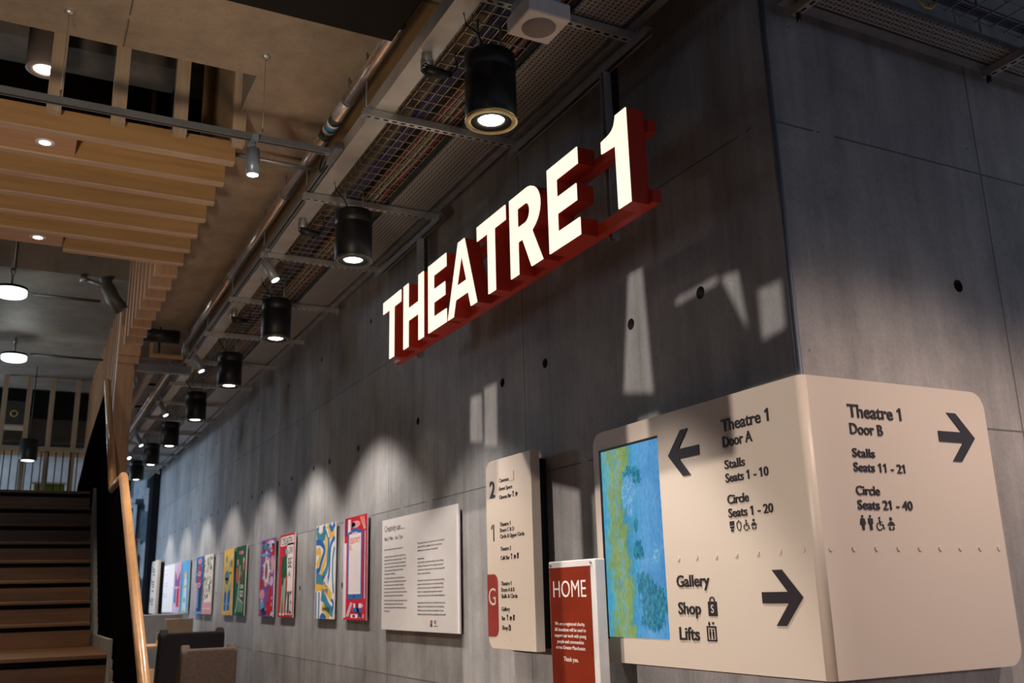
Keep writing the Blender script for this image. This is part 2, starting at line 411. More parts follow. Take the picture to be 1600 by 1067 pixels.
struct(B('wall_landing', pm('pale_grey_plaster', (0.62, 0.68, 0.76), 0.7), (-6, 0.98, 17.6, 17.75, 2.4, 5.0)))
struct(B('trim_3', wood('lit_ceiling_strip', (0.20, 0.125, 0.05), 'y', .6, .8, 4), (1.60, 1.70, 4.0, 12.5, 4.58, 4.6)))            # added strip, its yellow-brown stands for warm light on the ceiling

# unseen mask wall, its openings shaped to cast the light patches
def sun_gobo():
    FX = -4.0
    def back(px, pts):
        d = px - FX
        return [(y - 0.25 * d, z + 0.18 * d) for y, z in pts]
    H = [back(2.7, [(3.86, 3.22), (3.74, 3.22), (3.71, 2.53), (3.97, 2.58)]),
         back(2.62, [(3.66, 2.44), (3.84, 2.44), (3.84, 2.17), (3.66, 2.17)]),
         back(2.7, [(5.85, 2.92), (5.66, 2.91), (5.66, 2.58), (5.86, 2.61)]),
         back(2.7, [(5.62, 2.94), (5.43, 2.94), (5.44, 2.52), (5.63, 2.55)]),
         back(2.7, [(3.49, 2.915), (3.48, 2.945), (3.17, 2.96), (3.17, 2.93)]),
         back(2.7, [(3.15, 2.95), (3.03, 2.94), (3.00, 2.66)]),
         back(2.7, [(2.92, 2.82), (2.78, 2.82), (2.78, 2.62), (2.92, 2.60)]),
         back(2.62, [(2.63, 0.85), (4.30, 0.85), (4.30, 2.11), (3.06, 2.13), (3.06, 2.42), (2.63, 2.42)]),
         back(2.6, [(4.42, 0.85), (6.00, 0.85), (6.00, 2.16), (5.17, 2.16), (5.14, 2.42), (4.86, 2.42), (4.72, 2.22), (4.42, 2.15)])]
    bm = bmesh.new(); edges = []
    for loop in [[(-8, 0), (26, 0), (26, 7.5), (-8, 7.5)]] + H:
        vs = [bm.verts.new((FX, y, z)) for y, z in loop]
        edges += [bm.edges.new((vs[i], vs[(i + 1) % len(vs)])) for i in range(len(vs))]
    bmesh.ops.triangle_fill(bm, edges=edges, use_beauty=True)
    r = bmesh.ops.extrude_face_region(bm, geom=bm.faces[:])
    bmesh.ops.translate(bm, verts=[v for v in r['geom'] if isinstance(v, bmesh.types.BMVert)], vec=(-0.02, 0, 0))
    bmesh.ops.recalc_face_normals(bm, faces=bm.faces[:])
    me = bpy.data.meshes.new('gobo_wall'); bm.to_mesh(me); bm.free(); me.materials.append(DARKSOFF)
    o = bpy.data.objects.new('gobo_wall', me); COL.objects.link(o); struct(o)
sun_gobo()

# far end of the corridor
def mural_mat():
    m = bpy.data.materials.new('photo_mural_print'); m.use_nodes = True
    t = NT(m.node_tree); b = m.node_tree.nodes['Principled BSDF']; b.inputs['Roughness'].default_value = 0.5
    P = t.n('ShaderNodeTexCoord').outputs['Object']
    v = t.n('ShaderNodeTexVoronoi', distance='CHEBYCHEV'); v.inputs['Scale'].default_value = 2.4
    mp = t.n('ShaderNodeMapping'); mp.inputs['Scale'].default_value = (1.6, 1, 0.7); t.l(P, mp.inputs['Vector']); t.l(mp.outputs['Vector'], v.inputs['Vector'])
    a = t.ramp(v.outputs['Color'], [(0.2, (0.05, 0.07, 0.10)), (0.45, (0.22, 0.32, 0.42)), (0.6, (0.55, 0.66, 0.76)), (0.8, (0.80, 0.88, 0.94))])
    n = t.noise(P, 6, (1.5, 1, 0.4), 6, 0.7)
    t.l(t.mix(0.7, a, t.ramp(n, [(0.35, (0.3, 0.36, 0.42)), (0.6, (1.1, 1.15, 1.2))]), 'MULTIPLY'), b.inputs['Base Color']); return m
struct(B('wall_back', mural_mat(), (-3, 5, 24.0, 24.2, 0, 4.6)))
struct(B('wall_end', pm('black_wall_panel', (0.008, 0.008, 0.01), 0.7, spec=.1), (2.66, 3.4, 23.2, 23.9, 0.0, 4.6)))
dr = struct(B('door_1', pm('dark_door_glass', (0.03, 0.06, 0.08), 0.15), (1.9, 2.34, 23.93, 23.97, 0, 3.75)))
B('door_frame', pm('pale_blue_frame', (0.55, 0.68, 0.78), 0.5), [(2.34, 2.42, 23.9, 23.98, 0, 3.83), (1.9, 2.34, 23.9, 23.98, 3.75, 3.83)], dr)

# ------------------------------------------------------------------ illuminated THEATRE 1 sign
Z0, Z1, XF, XB = 3.268, 3.730, 2.28, 2.382
HH = Z1 - Z0
sign = thing('illuminated_sign', 'red sign of glowing cream letters reading THEATRE 1 hung along the concrete wall', 'sign', (2.45, 4.85, Z0))
def letter_outline(ch, y0, y1):
    """y0: left (far) edge, y1: right (near) edge; returns outer loop and holes in (u, v), u = -y"""
    W = y0 - y1; s = 0.093; b = 0.089
    o = lambda pts: [(-(y0) + a * W, Z0 + c * HH) for a, c in pts]
    sw = s / W; bw = b / HH
    if ch == 'T': return o([(0.5 - sw / 2, 0), (0.5 + sw / 2, 0), (0.5 + sw / 2, 1 - bw), (1, 1 - bw), (1, 1), (0, 1), (0, 1 - bw), (0.5 - sw / 2, 1 - bw)]), []
    if ch == 'H': return o([(0, 0), (sw, 0), (sw, .5 - bw / 2), (1 - sw, .5 - bw / 2), (1 - sw, 0), (1, 0), (1, 1), (1 - sw, 1), (1 - sw, .5 + bw / 2), (sw, .5 + bw / 2), (sw, 1), (0, 1)]), []
    if ch == 'E': return o([(0, 0), (1, 0), (1, bw), (sw, bw), (sw, .5 - bw / 2), (.93, .5 - bw / 2), (.93, .5 + bw / 2), (sw, .5 + bw / 2), (sw, 1 - bw), (1, 1 - bw), (1, 1), (0, 1)]), []
    if ch == 'A':
        t = sw * 0.92
        return o([(0, 0), (t, 0), (t + .085, .215), (1 - t - .085, .215), (1 - t, 0), (1, 0), (.61, 1), (.39, 1)]), [o([(.5, .80), (.335, .40), (.665, .40)])]
    if ch == 'R':
        out = [(0, 0), (sw, 0), (sw, .40), (.40, .40), (.66, 0), (1, 0), (.70, .43)]
        cu, cv, ru, rv = .56, .71, .41, .29
        out += [(cu + ru * math.cos(a), cv + rv * math.sin(a)) for a in [math.radians(-66 + 12 * k) for k in range(14)]]
        out += [(.5, 1), (0, 1)]
        inn = [(sw, .58), (.50, .58)] + [(.50 + .145 * math.cos(a), .70 + .12 * math.sin(a)) for a in [math.radians(-90 + 20 * k) for k in range(1, 10)]] + [(sw, .82)]
        return o(out), [o(inn)]
    if ch == '1':
        return o([(.54, 0), (1, 0), (1, 1), (.60, 1), (.57, .95), (.52, .90), (.44, .866), (.30, .845), (0, .83), (0, .70), (.54, .68)]), []
def letter(ch, y0, y1):
    out, inn = letter_outline(ch, y0, y1)
    def fillbm():
        bm = bmesh.new(); E = []
        for lp in [out] + inn:
            vs = [bm.verts.new((0, -u, v)) for u, v in lp]
            E += [bm.edges.new((vs[i], vs[(i + 1) % len(vs)])) for i in range(len(vs))]
        bmesh.ops.triangle_fill(bm, edges=E, use_beauty=True); return bm
    def solid(name, mat, x0, x1, parent):
        bm = fillbm(); bmesh.ops.translate(bm, verts=bm.verts[:], vec=(x0, 0, 0))
        r = bmesh.ops.extrude_face_region(bm, geom=bm.faces[:])
        bmesh.ops.translate(bm, verts=[v for v in r['geom'] if isinstance(v, bmesh.types.BMVert)], vec=(x1 - x0, 0, 0))
        bmesh.ops.dissolve_limit(bm, angle_limit=0.01, verts=bm.verts[:], edges=bm.edges[:])
        mb = MB(); mb.bm.free(); mb.bm = bm
        return mb.build(name, mat, parent)
    c = solid('letter_box', RED, XF + .006, XB, sign)
    f = solid('letter_face', FACE, XF, XF + .0055, c); f['label'] = 'glowing cream letter face'
for ch, a, b in [('T', 6.475, 6.102), ('H', 6.048, 5.670), ('E', 5.586, 5.284), ('A', 5.262, 4.830), ('T', 4.815, 4.436), ('R', 4.385, 4.022), ('E', 3.950, 3.645), ('1', 3.428, 3.212)]:
    letter(ch, a, b)
for zz in (Z0 + .006, Z1 - .112):
    B('rail', RED, (XB, XB + .045, 3.185, 6.495, zz, zz + .06), sign)
for y in (3.61, 6.15):
    mb = MB(); mb.box(2.43, 2.47, y - .021, y - .016, 3.25, 4.158).box(2.43, 2.47, y + .016, y + .021, 3.25, 4.158).box(2.465, 2.47, y - .016, y + .016, 3.25, 4.158)
    hp = mb.build('hanging_post', STRUT, sign); hp['label'] = 'dark steel hanging post'
    mb = MB(); mb.box(2.472, 2.478, y - .075, y - .022, 3.85, 4.158); mb.mi = 1
    for k in range(6): mb.box(2.4695, 2.4725, y - .058, y - .040, 3.88 + .045 * k, 3.905 + .045 * k)
    mb.build('slotted_bracket', [BLACK, HOLE], sign)
for a, b in ((3.22, 4.66), (5.75, 7.12)):
    mb = MB(); mb.box(2.430, 2.434, a, b, 4.158, 4.199).box(2.467, 2.471, a, b, 4.158, 4.199).box(2.434, 2.467, a, b, 4.195, 4.199).box(2.434, 2.440, a, b, 4.158, 4.161).box(2.461, 2.467, a, b, 4.158, 4.161)
    mb.build('hanger_channel', GALVD, sign)

# ------------------------------------------------------------------ corner wayfinding sign
SX, SY = 2.62, 2.65
csign = thing('corner_sign', 'big cream wayfinding sign with rounded corners wrapped around the concrete corner', 'sign', (SX, SY, 1.27))
def rr(u0, u1, v0, v1, rad, corners, n=6):
    """rounded rectangle, corners = set of 'bl','br','tr','tl' to round"""
    pts = []
    for nm, cu, cv, a0 in (('bl', u0, v0, PI), ('br', u1, v0, 1.5 * PI), ('tr', u1, v1, 0), ('tl', u0, v1, .5 * PI)):
        if nm in corners:
            mu = cu + (rad if 'l' in nm else -rad); mv = cv + (rad if 'b' in nm else -rad)
            pts += [(mu + rad * math.cos(a0 + .5 * PI * k / n), mv + rad * math.sin(a0 + .5 * PI * k / n)) for k in range(n + 1)]
        else: pts.append((cu, cv))
    return pts
def corner_panel():
    mb = MB(); bm = mb.bm; r = 0.03; n = 5; Zb, Zt = 1.268, 2.388; cr = 0.075; th = 0.05
    # profile around the corner: s runs from the far end of the left face to the far end of the right face
    prof = [(SX, 4.165), (SX, 4.165 - cr)] + [(SX, 4.165 - cr - .01 - k * .2) for k in range(7)]
    prof = []
    ys = [4.165 - cr * (1 - math.cos(PI / 2 * k / 8)) for k in range(9)]
    prof += [(SX, y, cr * (1 - math.sin(PI / 2 * k / 8)) if k < 9 else 0) for k, y in enumerate(ys)]
    prof += [(SX, SY + r + .001, 0)]
    prof += [(SX + r - r * math.cos(a), SY + r - r * math.sin(a), 0) for a in [PI / 2 * k / n for k in range(n + 1)]]
    xs = [3.665 - cr + cr * math.sin(PI / 2 * k / 8) for k in range(9)]
    prof += [(x, SY, cr * (1 - math.cos(PI / 2 * k / 8))) for k, x in enumerate(xs)]
    def back(x, y):
        return (x + th if y > SY + r else (max(x, SX + th)), y if y > SY + r + 0.001 and x < SX + r else max(y + th if x >= SX + r - 1e-6 else y, SY + th) if x >= SX + r - 1e-6 else max(y, SY + th))
    F = [(bm.verts.new((x, y, Zb + c)), bm.verts.new((x, y, Zt - c))) for x, y, c in prof]
    def bk(x, y):
        if y > SY + r: return (x + th, max(y, SY + th))
        if x > SX + r: return (max(x, SX + th), y + th)
        return (SX + th, SY + th)
    K = [(bm.verts.new((*bk(x, y), Zb + c)), bm.verts.new((*bk(x, y), Zt - c))) for x, y, c in prof]
    for i in range(len(prof) - 1):
        a, b, c, d = F[i], F[i + 1], K[i], K[i + 1]
        f = mb._f([a[0], b[0], b[1], a[1]]); f.smooth = 10 <= i <= 14
        mb._f([c[0], c[1], d[1], d[0]]); mb._f([a[0], c[0], d[0], b[0]]); mb._f([a[1], b[1], d[1], c[1]])
    mb._f([F[0][0], F[0][1], K[0][1], K[0][0]]); mb._f([F[-1][0], K[-1][0], K[-1][1], F[-1][1]])
    bmesh.ops.remove_doubles(bm, verts=bm.verts[:], dist=1e-5)
    return mb.build('panel', SIGNW, csign)
corner_panel()
B('mounting_frame', BLACK, [(SX + .051, WX - .001, 2.85, 4.05, 1.36, 2.30)], csign)
B('mounting_frame', BLACK, [(2.85, 3.5, SY + .051, WY - .001, 1.36, 2.30)], csign)
def screen_mat():
    m = bpy.data.materials.new('screen_picture'); m.use_nodes = True
    t = NT(m.node_tree); b = m.node_tree.nodes['Principled BSDF']; b.inputs['Roughness'].default_value = 0.15
    tc = t.n('ShaderNodeTexCoord'); P = tc.outputs['Object']
    sp = t.n('ShaderNodeSeparateXYZ'); t.l(P, sp.inputs[0])
    u = t.math('DIVIDE', t.math('SUBTRACT', 4.09, sp.outputs[1]), 0.5)          # 0 left .. 1 right
    wv = t.noise(P, 5, (1, 1, 1), 4, 0.6); w2 = t.noise(P, 26, (1, 1.6, 0.7), 6, 0.75); w3 = t.noise(P, 70, (1, 1, .5), 3, .6)
    uu = t.math('ADD', u, t.math('MULTIPLY_ADD', wv, 0.5, -0.25))
    uu = t.math('ADD', uu, t.math('MULTIPLY_ADD', w2, 0.42, -0.21))
    col = t.ramp(uu, [(0.0, (0.05, 0.36, 0.62)), (0.10, (0.12, 0.42, 0.42)), (0.20, (0.27, 0.37, 0.06)), (0.27, (0.16, 0.40, 0.42)), (0.33, (0.28, 0.36, 0.07)), (0.40, (0.20, 0.36, 0.12)), (0.46, (0.04, 0.30, 0.46)), (0.53, (0.06, 0.36, 0.66)), (0.70, (0.10, 0.36, 0.70)), (1.0, (0.07, 0.30, 0.62))])
    sw = t.n('ShaderNodeTexWave', wave_type='BANDS'); sw.inputs['Scale'].default_value = 5; sw.inputs['Distortion'].default_value = 9; sw.inputs['Detail'].default_value = 3; t.l(P, sw.inputs['Vector'])
    col = t.mix(0.35, col, t.ramp(sw.outputs['Fac'], [(0.2, (0.72, 0.85, 0.92)), (0.8, (1.25, 1.15, 1.08))]), 'MULTIPLY')
    col = t.mix(0.6, col, t.ramp(w3, [(0.35, (0.72, 0.78, 0.85)), (0.62, (1.2, 1.16, 1.1))]), 'MULTIPLY')
    # dark bush shapes and pale bloom patches: soft blobs with ragged rims
    def blob(cy, cz, ry, rz, rag=1.1):
        a = t.math('DIVIDE', t.math('SUBTRACT', sp.outputs[1], cy), ry); c = t.math('DIVIDE', t.math('SUBTRACT', sp.outputs[2], cz), rz)
        d = t.math('SQRT', t.math('ADD', t.math('MULTIPLY', a, a), t.math('MULTIPLY', c, c)))
        d = t.math('ADD', d, t.math('MULTIPLY_ADD', w2, rag, -rag / 2))
        return t.math('LESS_THAN', d, 1.0)
    w4 = t.noise(P, 45, (1, 1.2, 1), 5, 0.7)
    tl = t.ramp(w4, [(0.3, (0.0, 0.07, 0.16)), (0.5, (0.0, 0.20, 0.34)), (0.7, (0.05, 0.40, 0.46))])
    for q in ((3.69, 1.545, .11, .075), (3.76, 1.62, .07, .06), (3.80, 1.78, .04, .05), (3.71, 1.47, .09, .05), (3.83, 2.13, .07, .05), (3.81, 1.90, .02, .03)): col = t.mix(blob(*q, 2.6), col, tl)
    pb = t.ramp(w4, [(0.3, (0.04, 0.26, 0.55)), (0.55, (0.15, 0.45, 0.75)), (0.7, (0.45, 0.68, 0.85))])
    for q in ((3.86, 2.06, .055, .085), (3.67, 1.76, .035, .04), (3.85, 1.98, .03, .04)): col = t.mix(blob(*q, 2.8), col, pb)
    b.inputs['Base Color'].default_value = (0.02, 0.02, 0.02, 1)
    t.l(col, b.inputs['Emission Color']); b.inputs['Emission Strength'].default_value = 0.80
    return m
scr = B('screen', screen_mat(), (SX - .002, SX + .02, 3.600, 4.090, 1.385, 2.285), csign); scr['label'] = 'lit portrait screen showing a blue and green painted landscape'
B('bezel', BLACK, [(SX - .005, SX + .02, 4.090, 4.106, 1.375, 2.297), (SX - .003, SX + .02, 3.597, 4.106, 2.285, 2.297)], scr)
PL, PF = left_plane(SX), front_plane(SY)
def arrow(pl, tip, tail, v, half, bar, name='arrow'):
    """chevron-headed arrow with its bar"""
    sgn = 1 if tip > tail else -1; L = abs(tip - tail)
    h = half; q = bar / 2; k = 0.054 * sgn
    back = tip - 0.155 * sgn
    f = Flat(pl, 0.004)
    f.poly([(tip, v), (back + k * .0, v + h), (back + k, v + h), (tip, v)] if False else [(tip, v), (back + k, v + h), (back, v + h), (tip - 0.078 * sgn, v + q), (tail, v + q), (tail, v - q), (tip - 0.078 * sgn, v - q), (back, v - h), (back + k, v - h)], INK)
    return f.build(name, csign)
arrow(PL, -3.519, -3.293, 2.190, 0.104, 0.040)
arrow(PL, -2.750, -2.973, 1.5585, 0.104, 0.043)
arrow(PF, 3.572, 3.350, 2.184, 0.102, 0.044)
def T(pl, txt, u0, u1, v, cap, parent, bold=0.012, mat=INK, t=0.004, name='lettering'):
    return Flat(pl, t).text(txt, u0, v, cap, u1 - u0, mat, bold).build(name, parent)
for txt, y0, y1, v, cap in [('Theatre 1', 3.133, 2.842, 2.239, .050), ('Door A', 3.133, 2.948, 2.173, .044), ('Stalls', 3.132, 3.005, 2.081, .036), ('Seats 1 - 10', 3.133, 2.872, 2.025, .036),
                            ('Circle', 3.132, 3.001, 1.936, .036), ('Seats 1 - 20', 3.133, 2.865, 1.881, .035), ('Gallery', 3.520, 3.292, 1.609, .048), ('Shop', 3.520, 3.363, 1.494, .049), ('Lifts', 3.524, 3.384, 1.387, .052)]:
    T(PL, txt, -y0, -y1, v, cap, csign, 0.016)
for txt, x0, x1, v, cap in [('Theatre 1', 2.848, 3.143, 2.235, .050), ('Door B', 2.849, 3.028, 2.168, .042), ('Stalls', 2.847, 2.968, 2.078, .033), ('Seats 11 - 21', 2.845, 3.125, 2.022, .034),
                            ('Circle', 2.843, 2.970, 1.932, .034), ('Seats 21 - 40', 2.843, 3.141, 1.877, .035)]:
    T(PF, txt, x0, x1, v, cap, csign, 0.016)
# pictograms
def pic(pl, kind, u, v, h, parent, mat=INK, bg=SIGNW, t=0.003):
    f = Flat(pl, t); k = h
    R = lambda a, b, c, d, m=mat, ly=0: f.rect(u + a * k, u + b * k, v + c * k, v + d * k, m, ly)
    C = lambda a, b, r, m=mat, ly=0, r2=None: f.ell(u + a * k, v + b * k, r * k, (r2 or r) * k, m, ly)
    P = lambda pts, m=mat, ly=0: f.poly([(u + a * k, v + b * k) for a, b in pts], m, ly)
    ST = lambda pts, wd, m=mat, ly=0: f.stroke([(u + a * k, v + b * k) for a, b in pts], wd * k, m, ly)
    if kind == 'bag':
        R(-.40, .40, 0, .82); ST([(-.2, .8), (-.2, .95), (-.1, 1.05), (.1, 1.05), (.2, .95), (.2, .8)], .09)
        f.text('S', u - .13 * k, v + .18 * k, .46 * k, .26 * k, bg, 0.0, layer=2)
    if kind == 'lift':
        R(-.42, .42, 0, .09); R(-.42, .42, .73, .82); R(-.42, -.33, 0, .82); R(.33, .42, 0, .82)
        for a in (-.14, .14): C(a, .60, .06); R(a - .07, a + .07, .30, .53); R(a - .05, a + .05, .12, .32)
        P([(-.28, .90), (-.06, .90), (-.17, 1.08)]); P([(.06, 1.04), (.28, 1.04), (.17, .88)]); R(-.20, -.14, .82, .92)
    if kind == 'toilet':
        R(-.32, .32, .58, 1.0); P([(-.34, .50), (.34, .50), (.22, .28), (-.22, .28)]); P([(-.16, .22), (.16, .22), (.22, 0), (-.22, 0)])
    if kind == 'urinal':
        ST([(-.28, .78), (-.28, .30), (-.12, .08), (0, .02), (.12, .08), (.28, .30), (.28, .78), (.14, .86), (-.14, .86), (-.28, .78)], .07); C(0, .96, .07)
    if kind == 'access':
        C(-.05, .92, .09); ST([(-.05, .80), (-.02, .42), (.26, .42), (.34, .12), (.42, .12)], .12); ST([(-.03, .62), (.22, .62)], .07)
        ST([(-.1 + .30 * math.cos(a) , .28 + .28 * math.sin(a)) for a in [1.9 + .42 * i for i in range(10)]], .08)
    if kind == 'baby':
        C(0, .86, .14); P([(-.14, .66), (.14, .66), (.40, .40), (.32, .32), (.14, .46), (.12, .34), (-.12, .34), (-.14, .46), (-.32, .32), (-.40, .40)])
        ST([(-.20, .26), (-.24, .12), (-.08, .02)], .13); ST([(.20, .26), (.24, .12), (.08, .02)], .13)
    if kind == 'woman':
        C(0, .92, .09); P([(-.12, .80), (.12, .80), (.24, .34), (-.24, .34)]); R(-.11, -.02, 0, .36); R(.02, .11, 0, .36); ST([(-.12, .78), (-.24, .44)], .07); ST([(.12, .78), (.24, .44)], .07)
    if kind == 'man':
        C(0, .92, .09); R(-.15, .15, .42, .80); R(-.12, -.015, 0, .44); R(.015, .12, 0, .44); ST([(-.18, .79), (-.19, .42)], .07); ST([(.18, .79), (.19, .42)], .07)
    if kind == 'glass':
        P([(-.24, 1), (.24, 1), (.14, .60), (-.14, .60)]); R(-.04, .04, .08, .62); R(-.18, .18, 0, .08)
    if kind == 'cup':
        R(-.28, .22, .12, .72); ST([(.22, .60), (.40, .56), (.40, .32), (.22, .28)], .09); R(-.36, .34, 0, .08)
    if kind == 'cutlery':
        R(-.24, -.12, 0, 1); R(.10, .20, 0, .62); P([(.02, .6), (.28, .6), (.28, 1), (.20, 1), (.20, .72), (.10, .72), (.10, 1), (.02, 1)])
    if kind == 'square':
        R(0, 1.0, 0, 1.0, SIGNE); R(.0, .94, .06, 1.0, bg, 2)
    return f.build('pictogram', parent)
for kd, y in (('toilet', 3.117), ('urinal', 3.074), ('access', 3.028), ('baby', 2.984)): pic(PL, kd, -y, 1.823, .042, csign)
for kd, x in (('woman', 2.860), ('man', 2.901), ('access', 2.952), ('baby', 3.011)): pic(PF, kd, x, 1.799, .056 if kd in ('woman', 'man') else .050, csign)
pic(PL, 'bag', -3.284, 1.487, .072, csign); pic(PL, 'lift', -3.302, 1.386, .074, csign)
def stud(axis, a, z):
    mb = MB(); c = Vector((SX, a, z)) if axis == 'x' else Vector((a, SY, z)); d = Vector((-1, 0, 0)) if axis == 'x' else Vector((0, -1, 0))
    mb.tube([c - d * .001, c + d * .004], [.011, .010], 12); return mb.build('stud', SIGNW, csign)
for y in (3.496, 3.367, 3.235, 3.107, 2.978, 2.852, 2.727): stud('x', y, 1.73)
for x in (2.682, 2.799, 2.917, 3.036, 3.153, 3.270, 3.387, 3.506, 3.621): stud('y', x, 1.73)

# ------------------------------------------------------------------ floor directory board
def directory(y0, y1, z0, z1, xf, label, small=False):
    d = thing('directory_board', label, 'sign', (xf, (y0 + y1) / 2, z0))
    mb = MB(); mb.prism(rr(-y0, -y1, z0, z1, .07, {'bl', 'tl'}), (xf, 0, 0), (0, -1, 0), (0, 0, 1), (-1, 0, 0), -.058, 0)
    mb.build('panel', SIGNW, d, 0.003)
    B('mounting_frame', BLACK, (xf + .058, WX - .001, y1 + .09, y0 - .10, z0 + .01, z1 - .035), d)
    return d
dirb = directory(5.312, 4.722, 1.290, 2.388, 2.55, 'tall cream board listing floors 2, 1 and G beside the white text panel')
PD = left_plane(2.55)
T(PD, '2', -5.258, -5.185, 2.165, .098, dirb, 0.012, t=.003, name='floor_number'); T(PD, '1', -5.243, -5.208, 1.906, .096, dirb, 0.012, t=.003, name='floor_number')
tab = MB(); tab.prism(rr(-5.310, -5.172, 1.357, 1.713, .05, {'br', 'tr'}), (2.55, 0, 0), (0, -1, 0), (0, 0, 1), (-1, 0, 0), 0, .003)
tab = tab.build('floor_tab', REDTAB, dirb); tab['label'] = 'dark red tab with a G'
Flat(Plane((2.547, 0, 0), (0, -1, 0), (0, 0, 1)), .002).text('G', -5.290, 1.535, .098, .092, SIGNW, -0.004).build('floor_letter', tab)
for txt, v, wd in [('Cinemas', 2.245, .128), ('Event Space', 2.196, .172), ('Cinema Bar', 2.146, .158), ('Theatre 1', 1.986, .138), ('Doors C & D', 1.952, .182), ('Circle & Upper Circle', 1.916, .308), ('Theatre 2', 1.844, .138), ('Café Bar', 1.792, .118),
                   ('Theatre 1', 1.646, .132), ('Doors A & B', 1.611, .168), ('Stalls & Circle', 1.575, .205), ('Gallery', 1.503, .104), ('Bar', 1.451, .045), ('Shop', 1.399, .072)]:
    T(PD, txt, -5.128, -5.128 + wd, v, .0225, dirb, 0.010, t=.002)
for kd, y, v in (('glass', 4.945, 2.146), ('cup', 4.905, 2.146), ('glass', 4.985, 1.792), ('cup', 4.945, 1.792), ('cutlery', 4.905, 1.792), ('glass', 5.055, 1.451), ('cup', 5.015, 1.451), ('cutlery', 4.975, 1.451), ('bag', 5.03, 1.395)):
    pic(PD, kd, -y, v, .032, dirb)
pic(PD, 'square', -4.985, 2.24, .055, dirb)
for k in range(5):
    for z in (1.74, 1.345):
        mb = MB(); y = 5.10 - .085 * k; mb.tube([(2.551, y, z), (2.548, y, z)], .0045, 8); mb.build('stud', SIGNW, dirb)

# ------------------------------------------------------------------ donation stand reading HOME
hm = thing('donation_stand', 'white floor stand with a red HOME charity notice beside the big corner sign', 'sign', (2.5, 4.17, 0))
B('board', pm('white_stand_board', (0.66, 0.65, 0.66), 0.4), (2.46, 2.52, 3.945, 4.395, 0.03, 1.752), hm, .006)
B('base_plate', GALV, (2.36, 2.62, 3.92, 4.42, 0.0, 0.03), hm)
ps = B('notice', REDP, (2.4565, 2.460, 3.985, 4.383, 0.35, 1.720), hm); ps['label'] = 'red printed notice in a clear holder'
PH = left_plane(2.4565)
Flat(PH, .0012).text('HOME', -4.345, 1.575, .080, .318, WHITE, -0.004).build('lettering', ps)
for txt, v, wd in [('We are a registered charity.', 1.440, .290), ('All donations will be used to', 1.412, .300), ('support our work with young', 1.384, .300), ('people and communities', 1.356, .255), ('across Greater Manchester.', 1.328, .285), ('Thank you.', 1.272, .140)]:
    Flat(PH, .0008).text(txt, -4.195, v, .0165 if 'Thank' not in txt else .021, wd, WHITE, 0.0, 'C').build('lettering', ps)
for y in (4.37, 3.975):
    MB().tube([(2.461, y, 1.735), (2.453, y, 1.735)], .007, 10).build('bolt', GALV, hm)

# ------------------------------------------------------------------ text panel and posters on the long wall
def panel(name, y0, y1, z0, z1, label, cat, group=None, mat=PAPER, xf=2.665):
    p = thing(name, label, cat, (xf, (y0 + y1) / 2, z0), group)
    B('board', mat, (xf, xf + .012, y1, y0, z0, z1), p)
    B('standoff_batten', BLACK, (xf + .012, WX - .001, y1 + .06, y0 - .06, z0 + .05, z1 - .05), p)
    return p
tp = panel('text_panel', 7.535, 5.995, 1.350, 2.205, 'large white exhibition text panel headed Creativity can, right of the posters', 'panel')
PT = left_plane(2.665)
def tl(txt, y, v, cap, wd=None, bold=0.0, maxw=None): Flat(PT, .0006).text(txt, -y, v, cap, wd, PRINTK, bold, maxw=maxw).build('lettering', tp)
tl('Creativity can......', 7.474, 2.108, .048, .45, 0.006); tl('Mon 9 Mar - Sun 7 Jun', 7.474, 2.036, .030, .41, 0.004)
LEFT = [['Have a creative time out, that matters as you go from 11'],
        ['The Horsfall Creative Space and Gallery is part of 42nd Street, a', 'Mental Health Charity for young people aged between 11-25. The', 'House of Create, the Horsfall has explored the transformational', 'ways to connect creativity to mental health for the young people', 'with their mental issues, determination and the resilience', 'and belonging in the wellbeing too.'],
        ['The Horsfall have celebrated a culture of being led by young', 'people and their creative ideas, offering friends and agency, where', 'others would want more than the struggle. We support the', 'co-creation of community spaces where young people can feel', 'seen, chosen for the ways to provide their experiences, and explore', 'themselves through various art and cultural organisations.'],
        ['Our aim is to encourage more young people to participate, to access', 'creative life through supportive spaces which can open up', 'conversations, creative possibilities for wellbeing they want to gain', 'from the process.']]
RIGHT = [['We commissioned this series of posters from one of our wonderful', 'artists, Chloe Watts, to highlight the various active ingredients', 'within the practice and the support of mental health.'],
         ['Chloe Watts says', 'To me, creativity is an exposure from living, it is a way of thinking,', 'processing, and being present. It offers a language for experiences', 'that can\'t always fit neatly into words, and a structure through which', 'ideas can be explored collectively.'],
         ['The title posters presented here draw on conversations with young', 'people about what creativity means to them. Rather than defining', 'creativity, this work creates space for multiple definitions to exist', 'side by side - recognising creativity as expressive, personal and', 'shaped by those who practise it every day. Instagram: @chloejoycart'],
         ['Please also check out The House of Care, 2026 festival of events and', 'exhibitions on Fri 29 May until Friday 17 Jul at The Horsfall Gallery', 'Peel Moat and many more locations across Manchester. For more', 'information visit https://www.42ndstreet.org.uk/whats-on/the-horsfall/']]
for col, y, zz, mw in ((LEFT, 7.476, (1.972, 1.915, 1.748, 1.577), .650), (RIGHT, 6.750, (1.985, 1.872, 1.715, 1.557), .690)):
    for para, z in zip(col, zz):
        for i, ln in enumerate(para): tl(ln, y, z - .0268 * i - .012, .0125, None, 0.0, mw)
f = Flat(PT, .0006); f.rect(-6.505, -6.465, 1.405, 1.425, pm('logo_orange', (0.55, 0.12, 0.03), .5)); f.rect(-6.505, -6.465, 1.385, 1.405, pm('logo_blue', (0.03, 0.12, 0.22), .5)); f.rect(-6.490, -6.470, 1.420, 1.432, PRINTK)
f.text('42', -6.44, 1.405, .026, .05, PRINTK, .01); f.text('street', -6.44, 1.388, .010, .07, PRINTK, .005)
